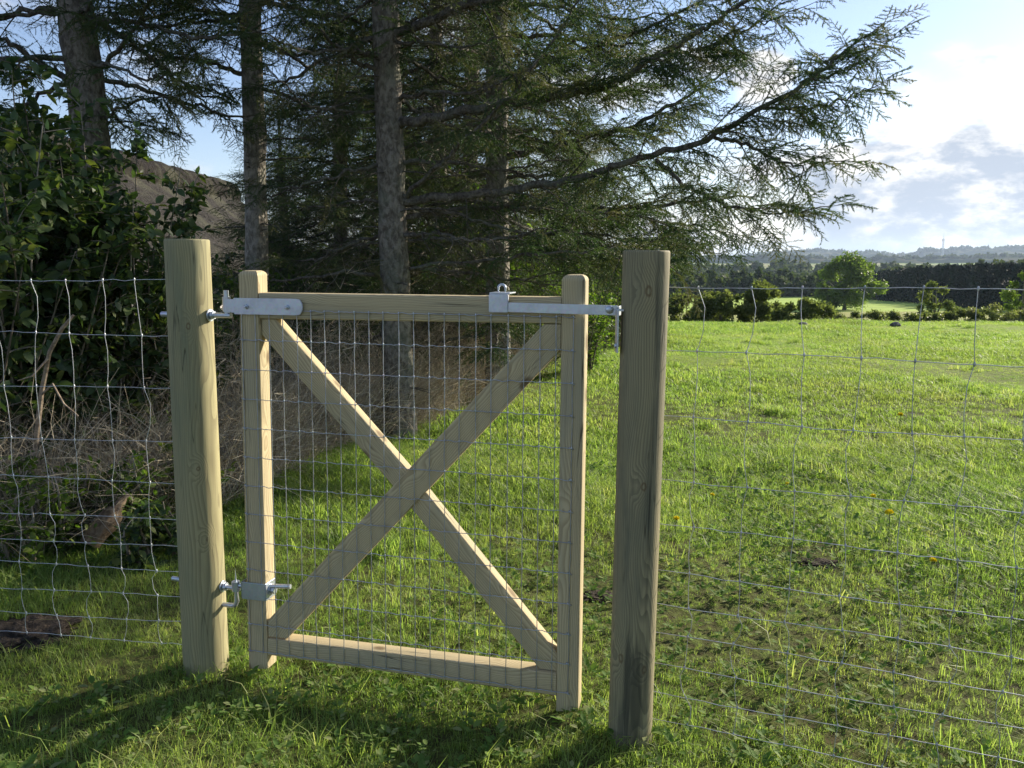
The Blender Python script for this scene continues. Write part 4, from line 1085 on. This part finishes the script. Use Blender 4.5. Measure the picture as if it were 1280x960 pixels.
# rolled eye and neck of the strap
rod('hinge_eye', [Vector((bx.x, .004, gl(281, 371).z)), Vector((bx.x, .004, gl(281, 389.5).z))], .0135, gate, 18)
nk = plate('hinge_neck', Vector((bx.x+.004, 0, s0.z)), Vector((s0.x+.006, 0, s0.z)), hh*.82, -.008, .008, gate)
bolt_head('bolt', gl(310, 383), -.014, .009, gate, True); bolt_head('bolt', gl(361, 384), -.014, .009, gate, True)
bolt_head('bolt_tip', gl(310, 383), -.020, .005, gate, True, .008); bolt_head('bolt_tip', gl(361, 384), -.020, .005, gate, True, .008)
# ironwork through the hinge post: children of the post
PI_ = postL.matrix_world.copy()
bpy.context.view_layer.update()
def to_post(post, v): return v-post.location
def gw(x, y, z): return GM @ Vector((x, y, z))
zrod = gl(283, 394.5).z
dirp = Vector((pRb.x-pLb.x, pRb.y-pLb.y, 0)).normalized()
pin_w = gw(bx.x, .004, zrod)
far_w = pin_w-dirp*.0
cen = Vector((postL.location.x, postL.location.y, pin_w.z)); cen.x += (pLa.x-pLb.x)/(pLa.z-pLb.z)*pin_w.z
dv = (pin_w-cen); dv.z = 0; dlen = dv.length; dh = dv.normalized()
def PT(k, z=0.0): return to_post(postL, cen+dh*k+Vector((0, 0, z)))
rod('hinge_pin', [PT(-.118), PT(dlen+.016)], .0095, postL)
rod('hinge_pin', [PT(dlen, -.004), PT(dlen, gl(281, 363).z-zrod)], .0088, postL)
def disc(name, k, r, w_, seg, z=0.0):
    o = nut_x(name, Vector((0, 0, 0)), r, w_, postL, seg); o.matrix_local = Matrix.Translation(PT(k, z)) @ Matrix.Rotation(math.atan2(dh.y, dh.x), 4, 'Z'); return o
disc('washer', .083, .022, .004, 24); disc('nut', .092, .0155, .012, 6); disc('washer', -.079, .022, .004, 24)
# lower hinge
zl = gl(292, 733).z; pl_w = gw(gl(293, 733).x, .010, zl); cen2 = Vector((postL.location.x, postL.location.y, pl_w.z)); cen2.x += (pLa.x-pLb.x)/(pLa.z-pLb.z)*pl_w.z
dv = (pl_w-cen2); dv.z = 0; dlen2 = dv.length; dh2 = dv.normalized()
def PQ(k, z=0.0): return to_post(postL, cen2+dh2*k+Vector((0, 0, z)))
zlow = gl(280, 757).z-zl; zup = gl(294, 711).z-zl
rod('hinge_pin', [PQ(.06, zlow), PQ(dlen2-.02, zlow), PQ(dlen2-.006, zlow+.004), PQ(dlen2, zlow+.018), PQ(dlen2, zup)], .0088, postL)
rod('hinge_pin', [PQ(-.125, .004), PQ(dlen2-.012, -.010)], .0085, postL)
o = nut_x('washer', Vector(), .022, .004, postL, 24); o.matrix_local = Matrix.Translation(PQ(.083, -.008)) @ Matrix.Rotation(math.atan2(dh2.y, dh2.x), 4, 'Z')
o = nut_x('nut', Vector(), .0155, .013, postL, 6); o.matrix_local = Matrix.Translation(PQ(.093, -.008)) @ Matrix.Rotation(math.atan2(dh2.y, dh2.x), 4, 'Z')
xl = gl(293, 733).x
rod('hinge_eye', [Vector((xl, .010, zl-.020)), Vector((xl, .010, zl+.016))], .0145, gate, 18)
xr = gl(357, 738).x; zr_ = gl(357, 738).z
rod('hinge_bolt', [Vector((xl+.012, .012, zl)), Vector((xr+.004, .028, zr_+.004))], .0085, gate)
def gbox(name, x0, x1, y0, y1, z0, z1, parent=None, bev=.0015):
    bm = bmesh.new(); box_bm(bm, Matrix.Translation(((x0+x1)/2, (y0+y1)/2, (z0+z1)/2)), (x1-x0, y1-y0, z1-z0)); bmesh.ops.bevel(bm, geom=bm.edges[:], offset=bev, segments=2, affect='EDGES')
    return link(name, bm_mesh(bm, name, True, R(35)), M_ZINC, parent or gate)
ux0 = gl(308.5, 740).x; ux1 = gl(331.8, 740).x; pz1 = gl(320, 728).z; pz0 = gl(320, 749).z
gbox('hinge_bracket', ux0-.014, ux1+.005, -.0095, -.0055, pz0, pz1)
gbox('hinge_bracket', ux1+.0022, ux1+.0068, -.0075, UD*.92, pz0, pz1)
gbox('hinge_bracket', ux0-.018, ux0-.0135, -.0075, .03, pz0, pz1)
nut_x('washer', Vector((ux1+.009, .026, (pz0+pz1)/2)), .020, .004, gate, 24); nut_x('nut', Vector((ux1+.018, .026, (pz0+pz1)/2)), .0155, .013, gate, 6)
# latch
lx0 = gl(613, 378).x; lx1 = gl(637, 378).x; lz1 = gl(625, 367.5).z; lz0 = gl(625, 390).z
gbox('latch_sleeve', lx0, lx1, -.020, -.006, lz0, lz1, bev=.002)
gbox('latch_sleeve', lx0, lx1+.004, -.013, .062, lz1+.001, lz1+.005, bev=.001)
hp = []
hx = (lx0+lx1)/2+.004
for k in range(13):
    a = math.pi*k/12; hp.append(Vector((hx+.0115*math.cos(a), .008, lz1+.018+.0115*math.sin(a))))
rod('latch_loop', [Vector((hx+.0115, .008, lz1-.002))]+hp+[Vector((hx-.0115, .008, lz1-.002))], .0038, gate, 10)
l0 = gl(636, 384, .014); l1 = gl(772, 388, .014); lh = gl(700, 379.5).z-gl(700, 391.5).z
bar = plate('latch_bar', l0, l1, lh, -.021, .010, gate)
bolt_head('bolt', gl(762, 387, .02), -.023, .0125, gate)
e1 = gl(772, 388, .014)
gbox('latch_catch', e1.x+.001, e1.x+.006, -.026, .028, e1.z-.016, e1.z+.013)
# keeper plate screwed to the latch post
kp = P(772.5, 415, PR_Y-.02); kb = kp-postR.location
bm = bmesh.new(); zk1 = P(772, 386, PR_Y-.02).z; zk0 = P(772, 441, PR_Y-.02).z
box_bm(bm, Matrix.Translation((-.0755, -.012, (zk0+zk1)/2)), (.005, .045, zk1-zk0)); bmesh.ops.bevel(bm, geom=bm.edges[:], offset=.0015, segments=2, affect='EDGES')
xk = P(771.5, 415, PR_Y-.02).x-postR.location.x
o = link('keeper_plate', bm_mesh(bm, 'keeper', True, R(35)), M_ZINC, postR, Matrix.Translation((xk+.0755, 0, 0)))
bm = bmesh.new(); bmesh.ops.create_uvsphere(bm, u_segments=14, v_segments=8, radius=.008, matrix=Matrix.Diagonal((.6, 1, 1, 1)))
link('screw', bm_mesh(bm, 'screw', True), M_ZINC, postR, Matrix.Translation((xk-.004, -.018, zk0+.02)))
bm = bmesh.new(); box_bm(bm, Matrix.Translation((xk+.006, -.010, zk1-.004)), (.022, .04, .005)); bmesh.ops.bevel(bm, geom=bm.edges[:], offset=.001, segments=2, affect='EDGES')
link('keeper_plate', bm_mesh(bm, 'keeper_lip', True, R(35)), M_ZINC, postR)

# ------------------------------------------------------------------ stock fences
def wire_fence(name, A, B, label, ys, px_ref, Yref, cols, lean, seed, r=.0013, bow=.018, fm=None):
    fm = fm or M_FWIRE
    """A,B: ground points of the line; heights of the wires from sight lines at the post"""
    e = empty(name, (A.x, A.y, 0), label, 'wire fence', 'wire stock fences'); rs = np.random.RandomState(seed)
    zs = [P(px_ref, y, Yref).z for y in ys]
    D_ = B-A; L = D_.length; T = D_/L; N_ = Vector((T.y, -T.x, 0))
    ss = cols; M = Matrix(((T.x, N_.x, 0, 0), (T.y, N_.y, 0, 0), (0, 0, 1, 0), (0, 0, 0, 1)))
    dz = {}
    def hz(s, i): return zs[i]+.004*math.sin(s*5+i*2.1+seed)*(1 if s > .05 else 0)
    def cx(k, i):
        f = i/(len(zs)-1); w_ = bow*math.sin(f*9.5+k*.9+seed)*.5+bow*.5*math.sin(f*21+k*2.3)
        return ss[k]+w_*(.25+.75*min(1, abs(ss[k])*4))
    for i in range(len(zs)):
        pts = [(0, 0, zs[i])]
        for k in range(len(ss)):
            x = cx(k, i)
            if k:
                xp = cx(k-1, i)
                for s in (.33, .66): xx = xp+(x-xp)*s; pts.append((xx, .0015, hz(xx, i)+.0018*rs.randn()))
            pts.append((x, 0, hz(x, i)))
        tb = Tubes(); tb.add(pts, r, 5, .5); link('horizontal_wire', tb.mesh('horizontal_wire'), fm, e, M)
    for k in range(len(ss)):
        pts = []
        for i in range(len(zs)-1):
            x0, x1 = cx(k, i), cx(k, i+1); z0, z1 = hz(x0, i), hz(x1, i+1)
            pts.append((x0, -.002, z0)); m_ = .010*rs.randn()*min(1, abs(z1-z0)/.1)
            pts.append((x0*.7+x1*.3+m_, -.002, z0*.7+z1*.3)); pts.append((x0*.3+x1*.7+m_*.8, -.002, z0*.3+z1*.7))
        x1 = cx(k, len(zs)-1); pts.append((x1, -.002, hz(x1, len(zs)-1)))
        tb = Tubes(); tb.add(pts, r*.95, 5, .5); 
        for i in range(len(zs)):
            x = cx(k, i); z = hz(x, i); tb.add([(x, 0, z-.006), (x, 0, z-.002), (x, 0, z+.004), (x, 0, z+.007)], [r*1.4, r*2.7, r*2.7, r*1.4], 5, .5)
        link('vertical_wire', tb.mesh('vertical_wire'), fm, e, M)
    return e
AL = Vector((postL.location.x-.03, postL.location.y+.085, 0)); BL = Vector((-2.9, 3.22, 0))
T_ = (BL-AL).normalized()
def s_at(px, A, T, py=352):
    d = raydir(px, py); # intersect ray with vertical plane A,T
    N_ = Vector((T.y, -T.x, 0)); o = Vector((0, 0, CZ)); k = (A-o).dot(N_)/d.dot(N_); q = o+d*k; return (q-A).dot(T)
colsL = [s_at(px, AL, T_) for px in (214, 170, 125, 81, 38, -5, -48, -91, -134, -177, -220, -263)]; colsL = [max(c, .03) for c in colsL]
wire_fence('wire_fence', AL, BL, 'galvanised wire stock fence running left from the hinge post', [350, 419, 487, 553, 604, 651, 684, 715, 748, 779, 806], 222, PL_Y+.09, colsL, 0, 2, .00105, .014)
AR = Vector((postR.location.x+.03, postR.location.y+.072, 0)); BR = Vector((4.6, PR_Y+.07-.40*(4.6-postR.location.x), 0)); T_ = (BR-AR).normalized()
colsR = [s_at(px, AR, T_, 362) for px in (874, 940, 1007, 1078, 1151, 1223, 1302, 1385, 1470, 1560, 1660)]; colsR += [colsR[-1]+.15*i for i in range(1, 18)]; colsR = [c for c in colsR if c < (BR-AR).length]
wire_fence('wire_fence', AR, BR, 'thin wire stock fence running right from the latch post across the meadow', [358, 438, 519, 597, 654, 711, 752, 789, 827, 862, 897], 835, PR_Y+.06, colsR, 0, 4, .0012, .012, M_FWIRE2)

# ------------------------------------------------------------------ meadow: tufts scattered by geometry nodes
def grass_mat(name, cols, trans=.55):
    m, t, b = material(name)
    oi = t.new('ShaderNodeObjectInfo'); a = t.new('ShaderNodeAttribute', attribute_name='rnd')
    co = t.new('ShaderNodeNewGeometry').outputs['Position']; n = t.noise(co, 1.1, 4, .6); n2 = t.noise(co, .35, 3, .5)
    f = t.math('ADD', t.math('ADD', t.math('MULTIPLY', a.outputs['Fac'], .45), t.math('MULTIPLY', oi.outputs['Random'], .30)), t.math('MULTIPLY', t.math('SUBTRACT', n, .38), 1.1))
    k = len(cols)-1; col = t.ramp(f, [(i/k, c) for i, c in enumerate(cols)])
    col = t.mix(t.math('MULTIPLY', t.smooth(n2, .45, .65), .35), col, (.16, .17, .05, 1))
    t.set(b.inputs['Base Color'], col); b.inputs['Roughness'].default_value = .5; b.inputs['Specular IOR Level'].default_value = .25
    tr = t.new('ShaderNodeBsdfTranslucent'); t.set(tr.inputs[0], t.mix(1.0, col, (1.8, 1.95, 1.0, 1), 'MULTIPLY'))
    mx = t.new('ShaderNodeMixShader'); mx.inputs[0].default_value = trans
    t.l.new(b.outputs[0], mx.inputs[1]); t.l.new(tr.outputs[0], mx.inputs[2]); t.l.new(mx.outputs[0], t.n['Material Output'].inputs[0]); return m
M_GRASS = grass_mat('grass', [(.080, .145, .036), (.142, .22, .056), (.20, .28, .078), (.28, .33, .11), (.42, .39, .23)])
M_WEED = leaf_mat('weed_leaves', [(.08, .15, .035), (.12, .20, .05), (.17, .25, .065), (.28, .30, .15)], .45, rough=.7, spec=.15)
def tuft(seed, n, h, spread, wd, lean=.5):
    rs = np.random.RandomState(seed); V = []; Fc = []; rn = []
    for i in range(n):
        a = rs.rand()*6.283; r = spread*rs.rand()**.5; b = np.array([math.cos(a)*r, math.sin(a)*r, -.005]); az = rs.rand()*6.283; hh_ = h*(.4+.8*rs.rand()); ln = lean*(.3+rs.rand())*hh_
        d = np.array([math.cos(az), math.sin(az), 0]); s = np.array([-d[1], d[0], 0])*wd*(.6+.7*rs.rand())
        m1 = b+d*ln*.25+[0, 0, hh_*.55]; tip = b+d*ln+[0, 0, hh_*(.92-.25*rs.rand())]; k = len(V)
        V += [b-s, b+s, m1+s*.8, m1-s*.8, tip]; Fc += [(k, k+1, k+2), (k, k+2, k+3), (k+3, k+2, k+4)]; rn += [rs.rand()]*5
    return np_mesh('tuft', V, Fc, rn)
def weed(seed, n, r, lf):
    rs = np.random.RandomState(seed); k = n; a = rs.rand(k)*6.283; d = np.stack([np.cos(a), np.sin(a), .25+.5*rs.rand(k)], 1)
    V, Fc, q = inst(LEAF, frames(d)*(lf*(.5+.7*rs.rand(k)))[:, None, None], np.stack([np.cos(a)*r*rs.rand(k), np.sin(a)*r*rs.rand(k), .01+.02*rs.rand(k)], 1)); return np_mesh('weed', V, Fc, q)
def scatter(name, label, cat, pts, scale, meshes, mat, seed):
    """points carry rotation and size; the tufts are instanced on them"""
    rs = np.random.RandomState(seed); n = len(pts)
    c = bpy.data.collections.new(name+'_kinds')
    for i, me in enumerate(meshes):
        me.materials.append(mat); o = bpy.data.objects.new('%s_kind' % name, me); c.objects.link(o)
    me = bpy.data.meshes.new(name); me.vertices.add(n); me.vertices.foreach_set('co', np.asarray(pts, np.float32).ravel()); me.update()
    for an, val in (('sc', scale), ('rz', rs.rand(n)*6.283), ('rx', rs.randn(n)*.12)):
        a = me.attributes.new(an, 'FLOAT', 'POINT'); a.data.foreach_set('value', np.asarray(val, np.float32))
    o = bpy.data.objects.new(name, me); COL.objects.link(o); tag(o, label, cat, kind='stuff')
    ng = bpy.data.node_groups.new(name, 'GeometryNodeTree')
    ng.interface.new_socket('Geometry', in_out='INPUT', socket_type='NodeSocketGeometry'); ng.interface.new_socket('Geometry', in_out='OUTPUT', socket_type='NodeSocketGeometry')
    N = ng.nodes; Lk = ng.links; gi = N.new('NodeGroupInput'); go = N.new('NodeGroupOutput'); mp = N.new('GeometryNodeMeshToPoints'); ip = N.new('GeometryNodeInstanceOnPoints')
    ci = N.new('GeometryNodeCollectionInfo'); ci.inputs[0].default_value = c; ci.inputs['Separate Children'].default_value = True; ci.inputs['Reset Children'].default_value = True
    def att(nm): q = N.new('GeometryNodeInputNamedAttribute'); q.data_type = 'FLOAT'; q.inputs[0].default_value = nm; return q.outputs[0]
    cx_ = N.new('ShaderNodeCombineXYZ'); Lk.new(att('rx'), cx_.inputs[0]); Lk.new(att('rz'), cx_.inputs[2])
    Lk.new(gi.outputs[0], mp.inputs[0]); Lk.new(mp.outputs[0], ip.inputs['Points']); Lk.new(ci.outputs[0], ip.inputs['Instance']); ip.inputs['Pick Instance'].default_value = True
    Lk.new(cx_.outputs[0], ip.inputs['Rotation']); Lk.new(att('sc'), ip.inputs['Scale']); Lk.new(ip.outputs[0], go.inputs[0])
    md = o.modifiers.new('scatter', 'NODES'); md.node_group = ng; return o
def wedge(rs, n, y0, y1, half=.78, pad=.8, power=1.0):
    y = (y0**2+(y1**2-y0**2)*rs.rand(n)**power)**.5; x = (rs.rand(n)*2-1)*(half*y+pad); return x, y
def keep_grass(x, y, rs, depth=.25): return x > edge_x(y)-rs.exponential(depth, len(x))
MOLE = [(P(1025, 706, 1), .11), (P(38, 795, 1), .22), (P(752, 748, 1), .10)]
mole = []
for q, r in [((1025, 706), .085), ((38, 793), .17), ((752, 748), .075), ((1190, 668), .10)]:
    d = raydir(*q); k = CZ/-d.z; mole.append((d.x*k, d.y*k, r))
WORN = [((850, 800), .13), ((800, 770), .10), ((930, 880), .12), ((745, 730), .12), ((1010, 690), .14), ((960, 800), .12), ((180, 830), .12), ((690, 900), .10)]
def thin(x, y):
    m = np.ones(len(x), bool)
    for q, r in WORN:
        d = raydir(*q); k_ = CZ/-d.z; m &= (((x-d.x*k_)/1.4)**2+(y-d.y*k_)**2 > (r*(.6+.6*rs.rand(len(x))))**2) | (rs.rand(len(x)) < .25)
    for mx_, my_, r in mole: m &= ((x-mx_)/1.2)**2+(y-my_)**2 > (r*1.0)**2
    return m
rs = np.random.RandomState(100)
x, y = wedge(rs, 50000, 1.35, 6.6); bare_n = pnoise(x, y, 2.3, 9)
k = keep_grass(x, y, rs) & thin(x, y) & (rs.rand(len(x)) < np.clip(1.05-.35*bare_n, .25, 1)); x, y = x[k], y[k]; pch = pnoise(x, y, 1.6, 21)
tall = np.clip(.75+.35*pch, .35, 1.5)*(1+.5*sstep(.9, .0, x-edge_x(y)))*(.7+.5*sstep(3.2, 5.2, y))
tall *= 1+.5*np.exp(-((x-postL.location.x)**2+(y-postL.location.y)**2)/.02)
tall *= 1+.5*np.exp(-((x-postR.location.x)**2+(y-postR.location.y)**2)/.02)
scatter('near_grass', 'short uneven green grass around the gate and the fence', 'grass', np.stack([x, y, terrain(x, y)], 1), tall*(.7+.6*rs.rand(len(x))), [tuft(i, 12, .080, .040, .0017, .9) for i in range(6)], M_GRASS, 1)
x, y = wedge(rs, 60000, 6.0, 24.5, .75, .5, 1.15); k = keep_grass(x, y, rs, .3) & (x < .78*y+1); x, y = x[k], y[k]; pch = pnoise(x, y, 1.2, 21)+.5*pnoise(x, y, .5, 22)
tall = np.clip(.85+.4*pch, .4, 1.7)*(1+.5*sstep(19, 21, y))
scatter('meadow_grass', 'bright sunlit green meadow grass reaching to the field edge', 'grass', np.stack([x, y, terrain(x, y)], 1), tall*(.8+.5*rs.rand(len(x))), [tuft(30+i, 22, .060, .10, .0028, 1.0) for i in range(6)], M_GRASS, 2)
# longer tussocks
x, y = wedge(rs, 420, 2.8, 21, .72, .3); k = keep_grass(x, y, rs, .05) & (rs.rand(len(x)) < .55); x, y = x[k], y[k]
cx_, cy_ = x.copy(), y.copy(); px_ = np.repeat(cx_, 9)+rs.randn(len(cx_)*9)*.09; py_ = np.repeat(cy_, 9)+rs.randn(len(cy_)*9)*.09
scatter('grass_tussocks', 'darker longer grass tussocks standing out of the meadow', 'grass', np.stack([px_, py_, terrain(px_, py_)], 1), .7+.7*rs.rand(len(px_)), [tuft(50+i, 22, .10, .05, .0022, .9) for i in range(4)], M_GRASS, 3)
x, y = wedge(rs, 3600, 1.45, 7.5); k = keep_grass(x, y, rs, .2) & thin(x, y) & (pnoise(x, y, 2.0, 44) > -.25); x, y = x[k], y[k]
scatter('long_grass_blades', 'longer pale grass blades standing above the short turf', 'grass', np.stack([x, y, terrain(x, y)], 1), .6+.7*rs.rand(len(x)), [tuft(80+i, 6, .13, .03, .0016, 1.0) for i in range(5)], M_GRASS, 6)
# small broad-leaved weeds and fallen leaves near the gate
x, y = wedge(rs, 7000, 1.5, 6.5); k = keep_grass(x, y, rs, .3) & (pnoise(x, y, 1.9, 33) > -.1); x, y = x[k], y[k]
scatter('ground_weeds', 'small clover, dock and dandelion leaves low in the grass', 'weeds', np.stack([x, y, terrain(x, y)+.012], 1), .5+.8*rs.rand(len(x)), [weed(60+i, 9, .03, .027) for i in range(5)], M_WEED, 4)

# molehills
for i, ((mx_, my_, r), lab) in enumerate(zip(mole, ['small dark molehill in the meadow right of the latch post', 'wide bare earth mound at the bottom of the left wire fence', 'earth scrape between the gate and the latch post', 'dark hollow of bare earth near the right side of the meadow'])):
    bm = bmesh.new(); bmesh.ops.create_icosphere(bm, subdivisions=5, radius=1); rr = random.Random(i)
    for v in bm.verts:
        n_ = mnoise.fractal(v.co*3+Vector((i*7, 0, 0)), 1.0, 2.0, 4)
        n_ += .35*mnoise.noise(v.co*11); v.co = v.co*(1+.42*n_); v.co.x *= r*1.2; v.co.y *= r*.9; v.co.z *= r*.22
    link_o = link('molehill', bm_mesh(bm, 'molehill', True), M_SOIL); link_o.location = (mx_, my_, tz(mx_, my_)-.004); tag(link_o, lab, 'molehill')
# stones at the field edge
for px, py, Y, r, lab in [(1004, 407, 19.6, .075, 'rounded grey stone at the field edge below the low bush'), (1119, 410, 19.2, .085, 'flat grey stone at the field edge left of the small brownish tree')]:
    bm = bmesh.new(); bmesh.ops.create_icosphere(bm, subdivisions=4, radius=1)
    for v in bm.verts:
        n_ = mnoise.fractal(v.co*1.4+Vector((px, 0, 0)), 1.0, 2.0, 4); v.co = v.co*(1+.25*n_); v.co.x *= r*1.4; v.co.y *= r; v.co.z *= r*.75
    o = link('field_stone', bm_mesh(bm, 'stone', True), M_STONE); p = P(px, py, Y); o.location = (p.x, Y, tz(p.x, Y)+r*.45); tag(o, lab, 'stone')

# dandelions
def dandelion():
    e = empty('dandelion', (0, 0, 0), 'x', 'flower', 'yellow dandelions in the meadow')
    tube_obj('stalk', [Vector((0, 0, 0)), Vector((.003, 0, .05)), Vector((0, .002, .10))], .0022, M_STEM, e, 6)
    rs = np.random.RandomState(2); k = 60; a = rs.rand(k)*6.283; el = rs.rand(k)*1.2; d = np.stack([np.cos(a)*np.cos(el), np.sin(a)*np.cos(el), np.sin(el)], 1)
    T = (np.array([[0, -.16, 0], [1, -.14, 0], [1, .14, 0], [0, .16, 0]]), np.array([[0, 1, 2, 3]]))
    V, Fc, r = inst(T, frames(d, rs.randn(k, 3))*.020, np.tile([0, .002, .10], (k, 1)))
    link('flower_head', np_mesh('flower_head', V, Fc, r), M_YEL, e); return e
dn = dandelion()
for i, (px, py, s, lab) in enumerate([(1112, 642, 1.25, 'brightest dandelion flower in the grass right of the latch post'), (1092, 621, 1.0, 'dandelion just up and left of the brightest one'), (1166, 701, .9, 'dandelion lowest right, close to the dark hollow'),
                                   (845, 649, 1.0, 'dandelion right beside the latch post'), (890, 619, .8, 'faint dandelion a little right of the latch post'), (984, 605, .7, 'small dandelion near the third upright fence wire'), (1126, 519, 1.4, 'far dandelion in the middle of the meadow')]):
    d = raydir(px, py); k = (CZ-.10*s)/-d.z; loc = (d.x*k, d.y*k, 0)
    if i == 0: o = dn
    else:
        o = dn.copy(); COL.objects.link(o)
        for ch in dn.children: c = ch.copy(); COL.objects.link(c); c.parent = o
    o.location = loc; o.rotation_euler.z = i*1.3; o.scale = (s, s, s); o['label'] = lab

# ------------------------------------------------------------------ haze
bm = bmesh.new(); box_bm(bm, Matrix.Translation((0, 4500, 70)), (19500, 15000, 270))
hm = bpy.data.materials.new('haze'); hm.use_nodes = True; t = NT(hm.node_tree); t.n.clear()
vo = t.new('ShaderNodeVolumePrincipled'); vo.inputs['Color'].default_value = (.62, .78, 1, 1); vo.inputs['Density'].default_value = .00010; vo.inputs['Anisotropy'].default_value = .2
mo = t.new('ShaderNodeOutputMaterial'); t.l.new(vo.outputs[0], mo.inputs['Volume'])
hz_ = link('haze', bm_mesh(bm, 'haze'), hm); tag(hz_, 'thin pale air haze over the valley', 'haze', kind='stuff')
